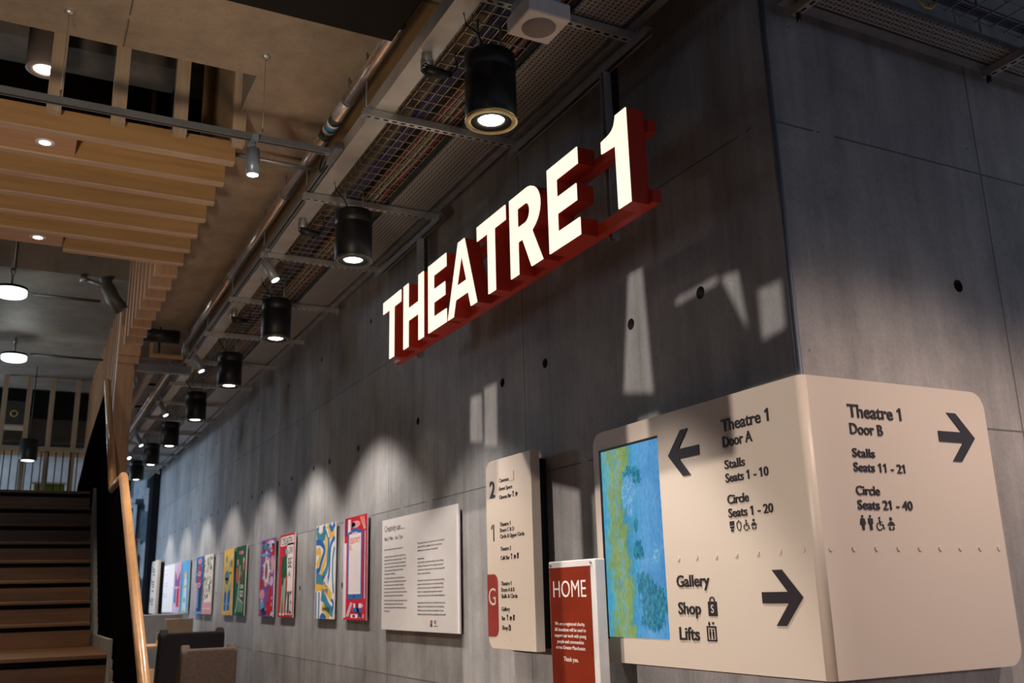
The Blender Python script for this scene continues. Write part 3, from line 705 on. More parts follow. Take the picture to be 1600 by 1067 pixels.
f.build('logo', tp)

def paint(name, c): return pm('ink_' + name, c, 0.75, 0, 0.04, spec=0.12)
K = dict(red=paint('red', (0.50, 0.015, 0.03)), blue=paint('blue', (0.02, 0.13, 0.40)), navy=paint('navy', (0.025, 0.03, 0.12)), teal=paint('teal', (0.05, 0.22, 0.33)), sky=paint('sky', (0.10, 0.36, 0.66)), yellow=paint('yellow', (0.66, 0.42, 0.08)),
         pink=paint('pink', (0.62, 0.32, 0.40)), green=paint('green', (0.012, 0.09, 0.045)), lgreen=paint('pale_green', (0.24, 0.42, 0.34)), white=paint('white', (0.74, 0.70, 0.70)), black=paint('black', (0.02, 0.025, 0.025)), purple=paint('purple', (0.20, 0.08, 0.30)), maroon=paint('maroon', (0.22, 0.02, 0.10)), pale=paint('pale_blue', (0.50, 0.66, 0.72)), mauve=paint('mauve', (0.52, 0.42, 0.60)), orange=paint('orange_red', (0.62, 0.08, 0.05)))
PZ0, PZ1 = 1.412, 2.300
def poster(y0, y1, label, bg, draw, group='exhibition posters in pairs along the wall'):
    p = panel('poster', y0, y1, PZ0, PZ1, label, 'poster', group, K['white'])
    W = y0 - y1; H = PZ1 - PZ0
    f = Flat(Plane((2.665, y0, PZ0), (0, -1, 0), (0, 0, 1)), .0005)
    class A:
        pass
    a = A(); X = lambda u: u * W; Y = lambda v: v * H
    a.r = lambda u0, u1, v0, v1, c, l=1: f.rect(X(u0), X(u1), Y(v0), Y(v1), K[c], l)
    a.e = lambda u, v, ru, rv, c, l=1: f.ell(X(u), Y(v), X(ru), Y(rv), K[c], l)
    a.s = lambda pts, wd, c, l=1: f.stroke([(X(u), Y(v)) for u, v in pts], [X(q) for q in wd] if isinstance(wd, list) else X(wd), K[c], l)
    a.p = lambda pts, c, l=1: f.poly([(X(u), Y(v)) for u, v in pts], K[c], l)
    a.t = lambda s, u, v, cap, wd, c, l=3, bold=.01: f.text(s, X(u), Y(v), Y(cap), X(wd), K[c], bold, layer=l)
    f.clip = (W, H); f.rect(0, W, 0, H, K[bg], 0); draw(a); f.build('printed_artwork', p); return p
def curve(pts, n=8):
    out = []
    for i in range(len(pts) - 1):
        p0 = pts[max(i - 1, 0)]; p1 = pts[i]; p2 = pts[i + 1]; p3 = pts[min(i + 2, len(pts) - 1)]
        for k in range(n):
            t = k / n; out.append(tuple(0.5 * (2 * b + (c - a) * t + (2 * a - 5 * b + 4 * c - d) * t * t + (3 * b - a - 3 * c + d) * t ** 3) for a, b, c, d in zip(p0, p1, p2, p3)))
    out.append(pts[-1]); return out
def art_clip(a):
    a.r(0, .03, 0, 1, 'white'); a.r(.03, .14, .02, .75, 'mauve'); a.r(.06, .11, .02, .75, 'white', 2)
    a.r(.02, .18, .82, .99, 'maroon'); a.r(.18, .30, .84, .98, 'white'); a.e(.52, .92, .20, .035, 'pink'); a.r(.28, .5, .90, .945, 'pink')
    for k, c in enumerate(('yellow', 'pink', 'mauve')): a.s([(.72 + .07 * k, .985), (.88 + .03 * k, .86)], .025, c)
    a.r(.20, .82, .20, .855, 'blue', 2); a.r(.25, .77, .245, .83, 'white', 3); a.e(.5, .86, .16, .022, 'blue', 4); a.r(.38, .62, .825, .845, 'mauve', 5)
    for k in range(22): a.r(.28, .74, .265 + .0185 * k, .2675 + .0185 * k, 'mauve', 4)
    a.t('CREATIVITY', .28, .735, .055, .46, 'orange', 5); a.t('IS...', .28, .675, .048, .16, 'orange', 5)
    a.e(.5, .222, .04, .012, 'navy', 4); a.r(.86, .90, .2, .85, 'maroon'); a.r(.91, .95, .2, .84, 'mauve')
    a.p([(.14, .03), (.26, .03), (.44, .16), (.34, .17)], 'mauve'); a.r(.48, .80, .115, .155, 'white'); a.r(.56, .70, .115, .155, 'maroon', 2); a.p([(.80, .11), (.90, .135), (.80, .16)], 'mauve')
    a.p([(.42, .08), (.86, .075), (.84, .105), (.5, .115)], 'blue', 3); a.s([(.62, .12), (.70, .07), (.84, .03)], .05, 'navy', 3); a.r(.36, .66, .02, .055, 'white'); a.e(.50, .037, .06, .014, 'maroon', 2); a.p([(.7, .02), (.92, .02), (.92, .06)], 'pink')
def art_hands(a):
    for pts, wd, c in [([(.05, .99), (.14, .86), (.42, .88), (.40, .99)], .26, 'teal'), ([(.62, 1), (.70, .88), (.96, .90)], .22, 'yellow'), ([(.70, .99), (.82, .93), (.98, .985)], .16, 'blue'),
                       ([(.0, .82), (.28, .80), (.46, .72), (.30, .60), (.20, .52), (.04, .50)], .16, 'blue'), ([(.02, .70), (.18, .72), (.22, .64), (.05, .56)], .20, 'yellow'), ([(.44, .97), (.52, .80), (.52, .62), (.36, .52), (.30, .44)], .20, 'yellow'),
                       ([(.52, .94), (.66, .84), (.66, .66), (.60, .52), (.40, .44)], .20, 'teal'), ([(.98, .84), (.78, .76), (.74, .60), (.72, .46), (.60, .36), (.48, .40)], .14, 'blue'), ([(.98, .74), (.90, .60), (.92, .40), (.98, .26)], .12, 'teal'),
                       ([(.04, .42), (.20, .42), (.44, .40)], .26, 'teal'), ([(.02, .33), (.30, .34), (.60, .30), (.86, .22)], .24, 'yellow'), ([(.06, .28), (.07, .0)], .10, 'blue'), ([(.22, .28), (.22, .0)], .12, 'teal'),
                       ([(.34, .24), (.54, .20), (.72, .12), (.96, .06)], .26, 'teal'), ([(.40, .12), (.60, .09), (.78, .0)], .20, 'yellow'), ([(.30, .0), (.44, .035), (.62, .0)], .14, 'blue'), ([(.86, .20), (.97, .16), (.92, .08)], .10, 'blue')]:
        cc = [(min(max(u, .0), 1.0), min(max(v, .0), 1)) for u, v in curve(pts)]
        a.s(cc, wd * .55, c, random.choice((1, 2, 3)))
    for k in range(5): a.s([(.50 + .02 * k, .40 - .012 * k), (.68, .415 - .016 * k)], .025, 'white', 5); a.s([(.52 + .03 * k, .95 - .02 * k), (.64 + .02 * k, .93 - .02 * k)], .02, 'white', 5)
    a.e(.22, .935, .10, .018, 'white', 5); a.t('CAN BE', .34, .275, .04, .34, 'teal', 5); a.t('VARIOUS', .40, .085, .035, .40, 'green', 5)
def art_voice(a):
    a.r(.06, .95, .86, .975, 'white'); a.r(.52, .95, .03, .88, 'white'); a.p([(.52, .03), (.60, .4), (.52, .7)], 'red', 2)
    for t_, u, v, cp, wd in (('CREATIV', .12, .875, .085, .76), ('CAN', .62, .755, .085, .26), ('BE', .62, .585, .12, .24), ('A', .62, .475, .07, .20)): a.t(t_, u, v, cp, wd, 'black', 4, 0.0)
    for k, ch in enumerate('VOICE'): a.t(ch, .50 + .085 * k, .04, .27, .07, 'black', 4, -0.006)
    a.e(.38, .80, .12, .04, 'maroon', 2); a.e(.48, .79, .07, .03, 'lgreen', 3); a.p([(.22, .73), (.52, .74), (.56, .52), (.44, .46), (.28, .48)], 'green', 3); a.s(curve([(.26, .70), (.20, .55), (.30, .44), (.24, .40)]), .09, 'green', 3); a.s([(.50, .70), (.58, .80)], .07, 'lgreen', 2)
    a.p([(.28, .47), (.50, .47), (.46, .05), (.36, .05)], 'lgreen', 2); a.p([(.26, .47), (.36, .47), (.26, .05), (.16, .05)], 'lgreen', 2); a.r(.12, .26, .02, .05, 'white', 3); a.r(.34, .46, .02, .05, 'white', 3)
def art_face(a):
    for u, v, ru, rv, c in [(.2, .9, .3, .05, 'teal'), (.7, .93, .25, .05, 'mauve'), (.35, .80, .3, .02, 'sky'), (.2, .76, .3, .02, 'purple'), (.85, .85, .12, .08, 'red'), (.85, .66, .14, .12, 'pink'), (.1, .6, .1, .1, 'purple'), (.1, .42, .1, .08, 'red'), (.82, .45, .14, .06, 'mauve'), (.2, .28, .18, .07, 'pink'), (.8, .30, .14, .08, 'red'), (.5, .22, .14, .08, 'purple'), (.75, .12, .2, .1, 'red'), (.22, .14, .14, .09, 'sky'), (.35, .06, .22, .05, 'navy'), (.9, .04, .08, .03, 'white')]: a.e(min(max(u, ru), 1 - ru), min(max(v, rv), 1 - rv), ru, rv, c)
    a.e(.48, .58, .30, .22, 'blue', 2); a.e(.48, .58, .25, .20, 'pink', 3); a.e(.48, .58, .18, .15, 'white', 4); a.e(.46, .585, .10, .115, 'teal', 5); a.e(.46, .56, .05, .07, 'red', 6)
    for k in range(14):
        t_ = k * 2 * PI / 14; a.s([(.48 + .19 * math.cos(t_), .58 + .155 * math.sin(t_)), (.48 + .29 * math.cos(t_), .58 + .21 * math.sin(t_))], .03, 'red' if k % 2 else 'white', 5)
    for k in range(26):
        u, v = random.uniform(.05, .9), random.choice((random.uniform(.02, .32), random.uniform(.82, .96))); a.s([(u, v), (min(u + .1, .97), min(v + random.uniform(-.02, .05), .99))], .035, random.choice(('white', 'red', 'navy', 'sky', 'pink')), 4)
def art_flower(a):
    a.r(.36, .70, .88, .93, 'pink'); a.r(.44, .58, .88, .93, 'red', 2)
    for u, v in ((.24, .77), (.80, .78)): a.e(u, v, .06, .05, 'pink')
    a.e(.80, .70, .07, .06, 'orange', 2); a.p([(.14, .69), (.26, .70), (.34, .50), (.60, .50), (.66, .58), (.52, .47), (.20, .46), (.12, .56)], 'orange'); a.p([(.60, .64), (.68, .62), (.64, .5), (.5, .47)], 'orange')
    a.s(curve([(.46, .72), (.44, .5), (.40, .36), (.26, .10), (.16, .05)]), [.1] * 33, 'lgreen', 3)
    a.t('CAN', .55, .385, .055, .30, 'white'); a.t('GO', .52, .265, .085, .34, 'white')
    for k in range(4): a.s([(.46 + .12 * k, .24 - .02 * k), (.44 + .12 * k, .05)], .05, 'lgreen', 2); a.e(.46 + .12 * k, .245 - .02 * k, .04, .012, 'white', 3)
def art_yellow(a):
    for u, v, ru, rv, c in [(.30, .85, .07, .06, 'teal'), (.82, .88, .07, .06, 'pale'), (.62, .77, .09, .05, 'sky'), (.80, .78, .05, .07, 'green'), (.28, .72, .12, .025, 'lgreen'), (.74, .63, .08, .02, 'green')]: a.e(u, v, ru, rv, c)
    a.e(.40, .60, .24, .075, 'teal', 2); a.p([(.16, .56), (.64, .56), (.50, .46), (.30, .46)], 'teal', 2); a.p([(.18, .36), (.46, .34), (.44, .06), (.20, .06)], 'blue', 2); a.p([(.52, .34), (.80, .38), (.76, .07), (.50, .06)], 'blue', 2)
    a.s([(.2, .17), (.78, .17)], .03, 'sky', 3); a.s([(.48, .34), (.46, .05)], .08, 'pale', 3); a.s([(.84, .46), (.56, .36)], .10, 'lgreen', 2); a.s([(.12, .44), (.38, .36)], .10, 'lgreen', 2); a.e(.3, .045, .1, .012, 'white', 3); a.e(.66, .055, .1, .012, 'white', 3)
def art_grid(a):
    for k in range(90):
        u, v = random.uniform(.04, .88), random.uniform(.22, .93); a.s([(u, v), (min(.97, u + random.uniform(-.06, .12)), min(.96, v + random.uniform(.02, .07)))], .05, random.choice(('green', 'lgreen', 'black', 'green', 'white')), random.choice((1, 2, 3)))
    a.r(0, 1, 0, .20, 'pink', 4); a.r(.05, .95, .085, .10, 'white', 5)
def art_floral(a):
    a.r(0, .22, .03, .55, 'pink'); a.r(.22, .55, .1, .45, 'sky'); a.r(.5, .95, .05, .5, 'navy'); a.r(0, 1, 0, .04, 'sky', 2)
    for v, c in ((.92, 'pink'), (.80, 'red'), (.70, 'pink'), (.60, 'red'), (.50, 'pink')): a.e(.5, v, .24, .05, c, 2); a.e(.5, v, .10, .02, 'orange', 3)
    for k in range(18): a.e(random.uniform(.1, .9), random.uniform(.5, .85), .05, .01, random.choice(('mauve', 'white', 'purple')), 1)
def art_candle(a):
    a.p([(.22, .0), (.78, .02), (.72, .62), (.55, .76), (.38, .74), (.34, .6)], 'pale', 1); a.e(.52, .72, .16, .08, 'yellow', 2); a.e(.52, .70, .08, .05, 'pale', 3); a.r(.30, .74, .48, .53, 'yellow', 2); a.e(.5, .25, .16, .05, 'lgreen', 2); a.e(.45, .03, .2, .03, 'yellow', 2)
def art_figure(a):
    a.p([(.05, .85), (.4, .7), (.4, .5), (.1, .52)], 'purple'); a.p([(.9, .85), (.55, .66), (.55, .5), (.85, .52)], 'maroon'); a.e(.5, .56, .26, .10, 'purple', 2); a.r(.08, .36, .2, .5, 'blue', 1); a.r(.45, .86, .12, .5, 'red', 1); a.e(.4, .5, .3, .03, 'pink', 3); a.p([(.10, .0), (.55, .0), (.42, .2), (.25, .2)], 'mauve', 2); a.s(curve([(.5, .98), (.52, .8), (.5, .7)]), .3, 'pink', 1)
poster(8.575, 7.925, 'red poster of a clipboard reading CREATIVITY IS, nearest the white text panel', 'red', art_clip)
poster(9.485, 8.850, 'poster of yellow, teal and blue swirling arms and hands', 'white', art_hands)
poster(10.985, 10.335, 'red and white poster of a figure in a green top beside tall lettering', 'red', art_voice)
poster(11.93, 11.215, 'blue, red and pink poster with a large oval ring', 'purple', art_face)
poster(13.43, 12.77, 'dark green poster with an orange-red plant and white lettering', 'green', art_flower)
poster(14.25, 13.56, 'yellow poster with a blue-legged figure', 'yellow', art_yellow)
poster(15.84, 15.13, 'white poster crowded with green strokes above a pink foot', 'white', art_grid)
poster(16.60, 15.94, 'dark blue poster with a column of pink and red flowers', 'blue', art_floral)
poster(18.10, 17.28, 'sky blue poster with a pale candle-like yellow-tipped shape', 'sky', art_candle)
poster(18.95, 18.20, 'purple, pink and red poster next to the distant blank white panel', 'mauve', art_figure)
fp = panel('text_panel', 20.42, 19.02, 1.42, 2.30, 'distant white text panel at the far end of the poster row', 'panel')
PF2 = left_plane(2.665)
for z in (2.20, 2.12, 1.95, 1.90, 1.75, 1.70): Flat(PF2, .0006).rect(-20.3, -20.3 + .5, z, z + .012, K['mauve']).build('lettering', fp)
fd = directory(21.55, 20.62, 1.39, 2.43, 2.56, 'distant cream directory board at the far end of the long wall')
for t_, z in (('2', 2.22), ('1', 1.95), ('G', 1.6)): T(left_plane(2.56), t_, -21.45, -21.35, z, .1, fd, .01)
for z in (2.25, 2.2, 2.14, 2.0, 1.95, 1.9, 1.82, 1.66, 1.62, 1.56): T(left_plane(2.56), 'Theatre 1', -21.25, -21.02, z, .028, fd, .01)

# ------------------------------------------------------------------ services over the long wall
YN, YFAR = 2.0, 22.5
def perf_mat(axis_u, axis_v):
    m = bpy.data.materials.new('perforated_steel_' + axis_u); m.use_nodes = True
    t = NT(m.node_tree); b = m.node_tree.nodes['Principled BSDF']; out = m.node_tree.nodes['Material Output']
    b.inputs['Base Color'].default_value = (0.42, 0.42, 0.40, 1); b.inputs['Metallic'].default_value = 0.6; b.inputs['Roughness'].default_value = 0.45
    sp = t.n('ShaderNodeSeparateXYZ'); t.l(t.n('ShaderNodeTexCoord').outputs['Object'], sp.inputs[0])
    U = sp.outputs['xyz'.index(axis_u)]; V = sp.outputs['xyz'.index(axis_v)]
    v = t.math('DIVIDE', V, 0.0275); row = t.math('FLOOR', v); odd = t.math('MODULO', t.math('ABSOLUTE', row), 2.0)
    fu = t.math('FRACT', t.math('ADD', t.math('DIVIDE', U, 0.05), t.math('MULTIPLY', odd, 0.5))); fv = t.math('FRACT', v)
    s1 = t.math('MULTIPLY', t.math('LESS_THAN', t.math('ABSOLUTE', t.math('SUBTRACT', fu, .5)), .22), t.math('LESS_THAN', t.math('ABSOLUTE', t.math('SUBTRACT', fv, .5)), .16))
    fu2 = t.math('FRACT', t.math('ADD', fu, .5))
    s2 = t.math('MULTIPLY', t.math('LESS_THAN', t.math('ABSOLUTE', t.math('SUBTRACT', fu2, .5)), .08), t.math('LESS_THAN', t.math('ABSOLUTE', t.math('SUBTRACT', fv, .5)), .36))
    hole = t.math('MAXIMUM', s1, s2)
    t.l(t.mix(hole, (0.36, 0.36, 0.35), (0.008, 0.008, 0.008)), b.inputs['Base Color']); t.l(t.math('MULTIPLY', t.math('SUBTRACT', 1.0, hole), 0.55), b.inputs['Metallic']); return m
# cross brackets (trapezes)
def bracket_main(first=True):
    t = thing('trapeze_bracket', '', 'bracket', (2.0, 3.36, 4.2), 'trapeze brackets carrying the cable trays')
    mb = MB(); mb.box(1.49, 2.50, 3.340, 3.344, 4.2, 4.241).box(1.49, 2.50, 3.376, 3.380, 4.2, 4.241).box(1.49, 2.50, 3.344, 3.376, 4.2, 4.203); mb.mi = 1
    for k in range(19): mb.box(1.51 + .052 * k, 1.538 + .052 * k, 3.353, 3.367, 4.1993, 4.2005)
    mb.build('channel', [GALV, HOLE], t)
    for x in (1.512, 2.485):
        MB().tube([(x, 3.36, 4.17), (x, 3.36, 4.599)], .005, 8).build('threaded_rod', GALVD, t)
        MB().tube([(x, 3.36, 4.19), (x, 3.36, 4.20)], .011, 6).build('nut', GALVD, t)
    return t
b0 = bracket_main()
by = [3.36 + 1.25 * k for k in range(15)]
b0['label'] = 'slotted steel trapeze bracket nearest the camera, above the numeral of the lit sign'
for k in range(1, 15):
    copy_tree(b0, (0, 1.25 * k, 0), 'slotted steel trapeze bracket under the trays, %s from the camera along the long wall' % NTH[k])
# lighting trunking
tk = thing('lighting_trunking', 'square galvanised lighting trunking running beside the wire basket tray', 'trunking', (1.62, 12, 4.245))
for k in range(7):
    y = YN + 3.0 * k
    B('trunking_length', TRUNKM, (1.555, 1.672, y + .002, min(y + 2.998, YFAR), 4.245, 4.335), tk, .002)
trk = thing('lighting_track', 'thin grey lighting track clipped along the side of the trunking', 'track', (1.52, 14, 4.245))
mb = MB(); mb.box(1.505, 1.545, 5.35, YFAR, 4.248, 4.285); mb.mi = 1; mb.box(1.519, 1.531, 5.4, YFAR, 4.2474, 4.249); mb.build('extrusion', [RAILM, HOLE], trk)
B('end_feed', RAILM, (1.495, 1.548, 5.15, 5.35, 4.243, 4.295), trk, .006)
# wire basket
bk = thing('wire_basket_tray', 'galvanised wire basket tray full of purple and red cables', 'cable tray', (1.87, 12, 4.25))
mb = MB(); R_ = .0017
xs = [1.705 + .049 * k for k in range(8)]
for x in xs: mb.box(x - R_, x + R_, YN, YFAR, 4.250, 4.250 + 2 * R_)
for x in (1.702, 2.051):
    for z in (4.285, 4.310): mb.box(x - R_, x + R_, YN, YFAR, z, z + 2 * R_)
y = YN
while y < YFAR:
    mb.box(1.700, 2.053, y - R_, y + R_, 4.245, 4.250); mb.box(1.699, 1.704, y - R_, y + R_, 4.245, 4.312); mb.box(2.050, 2.055, y - R_, y + R_, 4.245, 4.312); y += .10
mb.build('wire_mesh', pm('zinc_wire', (0.42, 0.38, 0.29), 0.4, 0.9), bk)
pf = thing('perforated_tray', 'perforated steel cable tray between the wire basket and the long wall', 'cable tray', (2.24, 12, 4.25))
PM = perf_mat('y', 'x')
for k in range(7):
    y = YN + 3.0 * k; mb = MB(); mb.poly([(2.10, y, 4.250), (2.10, min(y + 2.996, YFAR), 4.250), (2.378, min(y + 2.996, YFAR), 4.250), (2.378, y, 4.250)])
    mb.mi = 1; mb.box(2.098, 2.100, y, min(y + 2.996, YFAR), 4.249, 4.275).box(2.378, 2.380, y, min(y + 2.996, YFAR), 4.249, 4.275)
    mb.build('tray_length', [PM, GALVD], pf)
tag(B('support_rail', GALVD, (2.405, 2.455, YN, YFAR, 4.243, 4.262)), 'flat grey steel support rail along the wall edge of the trays', 'rail')
tag(B('cable_trunking', BLACK, (2.06, 2.092, YN, YFAR, 4.26, 4.31)), 'black cable trunking strip lying between basket and perforated tray', 'trunking')
CAB = dict(purple=pm('purple_sheath', (0.030, 0.020, 0.065), .5), blue=pm('blue_sheath', (0.02, 0.024, 0.085), .5), red=pm('red_sheath', (0.17, 0.018, 0.014), .5), white=pm('white_sheath', (0.33, 0.30, 0.25), .5), black=pm('black_sheath', (0.02, 0.02, 0.02), .5), orange=pm('orange_sheath', (0.16, 0.07, 0.03), .5))
def cable(x, z, c, r, label, along='y', a=YN, b=YFAR, base=0.0):
    pts = []; q = a
    while q <= b:
        dx = random.uniform(-.006, .006); dz = random.uniform(0, .004)
        pts.append((x + dx, q, z + dz) if along == 'y' else (q, x + dx, z + dz)); q += .45
    o = MB().tube(pts, r, 6).build('cable', CAB[c]); tag(o, label, 'cable', '%s cables in the tray over the %s wall' % (c, 'long' if along == 'y' else 'return'))
for k in range(11): cable(1.795 + .0085 * (k % 8), 4.262 + .012 * (k // 8), 'purple' if k % 3 else 'blue', .0055, ('purple' if k % 3 else 'blue') + ' data cable in the basket over the long wall')
for k, (c, r) in enumerate([('red', .007), ('white', .006), ('black', .008), ('orange', .006), ('white', .009), ('black', .007), ('red', .008), ('white', .005), ('red', .007)]):
    cable(1.925 + .0135 * k, 4.264, c, r, c + ' power cable in the basket over the long wall')
# cable outlets hanging from the trunking
def outlet(y, x=1.61):
    o = thing('cable_outlet', '', 'outlet', (x, y, 4.25), 'cable outlets under the trunking')
    MB().lathe((x, y, 4.16), [(0, -.01), (.033, -.01), (.033, .05), (.028, .055), (.028, .10), (0, .10)], 16).build('adaptor', GALV, o)
    MB().tube([(x, y, 4.165), (x + .005, y - .01, 4.145), (x + .05, y - .02, 4.138), (x + .12, y - .03, 4.14)], [.036, .034, .030, .014], 12).build('plug', BLACK, o)
    MB().tube([(x + .12, y - .03, 4.14), (x + .15, y - .04, 4.19), (x + .13, y - .05, 4.25), (x + .20, y - .06, 4.27)], .005, 6).build('flex', BLACK, o)
    return o
o0 = outlet(3.95); o0['label'] = 'round steel cable outlet with black plug on the trunking, nearest the camera'
copy_tree(o0, (0, 2.37, 0), 'round steel cable outlet with black plug on the trunking, second from the camera'); copy_tree(o0, (0, 4.80, 0), 'round steel cable outlet with black plug on the trunking, third from the camera')
# cable loop over the trunking end feed
lp = [(1.50 + .02 * math.sin(k * .9), 5.42 + .05 * math.cos(k * .9) , 4.27 + .075 * math.sin(k * .9 + .4)) for k in range(22)]
tag(MB().tube(lp, .006, 6).build('cable_loop', BLACK), 'coil of black flex hooked over the trunking near the track end', 'cable')

# black cylinder downlights
def downlight(x, y, z, ringm=BRASS):
    t = thing('pendant_downlight', '', 'downlight', (x, y, z), 'black cylinder downlights under the trays')
    R = .122
    MB().lathe((x, y, z), [(R - .004, .012), (R, .014), (R, .245), (R - .006, .25), (R - .006, .258), (R, .262), (R, .335), (R - .012, .345), (0, .345)], 40).build('body', BLACK, t)
    MB().lathe((x, y, z), [(R + .002, .014), (R + .002, .002), (R - .006, 0), (.097, 0), (.095, .004)], 40).build('trim_ring', ringm, t)
    MB().lathe((x, y, z), [(.095, .003), (.066, .006), (.062, .02)], 32).build('baffle', HOLE, t)
    MB().lathe((x, y, z), [(0, .012), (.058, .012), (.062, .016)], 32).build('lens', LENS, t)
    MB().tube([(x - .06, y, z + .34), (x - .06, y, z + .53)], .006, 8).build('hanger', GALVD, t); MB().tube([(x + .06, y, z + .34), (x + .06, y, z + .53)], .006, 8).build('hanger', GALVD, t)
    MB().tube([(x - .05, y - .05, z + .34), (x - .10, y - .08, z + .40), (x - .13, y - .02, z + .47), (x - .15, y - .03, z + .54)], .005, 6).build('flex', BLACK, t)
    return t
DL = [3.58, 5.65, 7.76, 9.75, 11.82, 14.0, 16.05, 18.1, 20.1]
d0 = downlight(1.78, DL[0], 3.72)
d0['label'] = 'black cylinder downlight with brass ring, nearest the camera, above the numeral 1'
d1 = downlight(1.78, DL[1], 3.72, pm('dark_steel_ring', (0.10, 0.10, 0.095), .4, .6))
d1['label'] = 'black cylinder downlight under the trays, second from the camera in its row'
for i, y in enumerate(DL):
    if i > 1: copy_tree(d1, (0, y - DL[1], 0), 'black cylinder downlight under the trays, %s from the camera in its row' % NTH[i])
    lamp('downlight_beam', 'SPOT', (1.78, y, 3.715), (320, 230, 270, 250, 190, 190, 190, 190, 190)[i], (1.0, 0.89, 0.79), (0, 0, -1), spot_size=math.radians((66, 82, 102)[min(i, 2)]), spot_blend=0.4, shadow_soft_size=0.05)
# white square presence sensor / speaker
sp_ = thing('ceiling_speaker', 'square white speaker box with round grey face at the top of the picture', 'speaker', (1.83, 3.19, 4.0))
B('housing', WHITEP, (1.725, 1.935, 3.085, 3.295, 4.003, 4.085), sp_, .008)
B('back_box', pm('grey_plastic', (0.42, 0.41, 0.40), .5), (1.74, 1.90, 3.11, 3.28, 4.085, 4.145), sp_, .004)
MB().lathe((1.83, 3.19, 4.0), [(0, -.002), (.072, -.002), (.076, .002), (.076, .004)], 32).build('grille', GREYC, sp_)
MB().tube([(1.80, 3.19, 4.14), (1.80, 3.19, 4.25)], .008, 8).build('hanger', GALVD, sp_)

# track spotlights on the trunking track
def spotlight(p, d, label, parentless=True, L=.17, r=.038, mat=None, up=.10, group='grey track spotlights'):
    p = Vector(p); d = Vector(d).normalized(); mat = mat or pm('grey_spot_body', (0.30, 0.31, 0.33), .4, .3)
    t = thing('track_spotlight', label, 'spotlight', p, group)
    MB().box(p.x - .018, p.x + .018, p.y - .05, p.y + .05, p.z + up - .012, p.z + up + .014).build('track_adaptor', mat, t)
    MB().tube([(p.x, p.y, p.z + up - .01), (p.x, p.y, p.z + .01)], .012, 10).build('stem', mat, t)
    a = p - d * .02; e = p + d * L
    MB().tube([a, e], r, 24).build('body', mat, t)
    MB().tube([e - d * .004, e + d * .0015], r * .82, 24).build('lens', LENSC, t)
    lamp('spot_beam', 'SPOT', e + d * .01, 22, (1.0, 0.86, 0.70), d, spot_size=math.radians(38), spot_blend=.6, shadow_soft_size=.03)
    return t
for i, y in enumerate((7.08, 10.40, 13.15, 15.9, 17.5)):
    spotlight((1.525, y, 4.15), (.38, -.22, -.80) if i < 4 else (.3, -.5, -.8), 'grey spotlight on the trunking track, %s from the camera' % NTH[i])

# pale pipe, its clips and banner
pp = thing('lagged_pipe', 'foil-lagged pipe with a blue and white band running under the ceiling', 'pipe', (1.50, 7, 4.45))
mb = MB()
for a, b in ((4.05, 4.90), (4.91, 6.4), (6.41, 8.4), (8.41, 10.9)): mb.tube([(1.50, a, 4.45), (1.50, b, 4.45)], .037, 20)
mb.build('lagging', FOIL, pp)
for a, b, m in ((5.13, 5.20, 'grey_band'), (5.20, 5.24, 'white_band'), (5.24, 5.29, 'blue_band'), (5.29, 5.33, 'white_band'), (5.33, 5.41, 'grey_band')):
    MB().tube([(1.50, a, 4.45), (1.50, b, 4.45)], .0395, 20).build('banner', pm(m, dict(grey_band=(.06, .06, .05), white_band=(.7, .68, .66), blue_band=(.03, .22, .5))[m], .4), pp)
MB().tube([(1.50, 10.9, 4.45), (1.50, 10.98, 4.44), (1.50, 11.02, 4.40), (1.50, 11.02, 4.32)], .03, 14).build('elbow', GALV, pp)
for y in (4.91, 6.405, 8.405):
    MB().tube([(1.50, y - .012, 4.45), (1.50, y + .012, 4.45)], .041, 20).build('clip', GALVD, pp); MB().tube([(1.50, y, 4.48), (1.50, y, 4.595)], .004, 6).build('clip_rod', GALVD, pp)
tag(MB().tube([(1.02, 5.80, 4.40), (1.63, 5.82, 4.40)], .014, 10).build('conduit', GALVD), 'grey conduit crossing below the lagged pipe behind the track spotlight', 'conduit')

# suspended lighting track across the stair void
st = thing('suspended_track', 'grey lighting track hung on thin wires below the concrete ceiling', 'track', (0.5, 4.88, 4.08))
mb = MB(); mb.box(-3, 1.385, 4.862, 4.898, 4.06, 4.095); mb.mi = 1; mb.box(-3, 1.36, 4.874, 4.886, 4.0594, 4.061); mb.build('extrusion', [RAILM, HOLE], st)
for x in (-0.02, 1.0):
    MB().tube([(x, 4.88, 4.10), (x, 4.88, 4.6)], .0016, 6).build('suspension_wire', GALVD, st)
    MB().lathe((x, 4.88, 4.585), [(0, -.008), (.018, -.006), (.025, .004), (.025, .015)], 16).build('ceiling_rose', GALV, st); MB().tube([(x, 4.88, 4.095), (x, 4.88, 4.14)], .005, 8).build('gripper', GALVD, st)
spotlight((0.955, 4.88, 3.985), (.03, .02, -1), 'grey cylinder spotlight on the suspended track at upper left', L=.13, r=.037, mat=pm('blue_grey_spot', (0.22, 0.27, 0.33), .35, .3), up=.078)

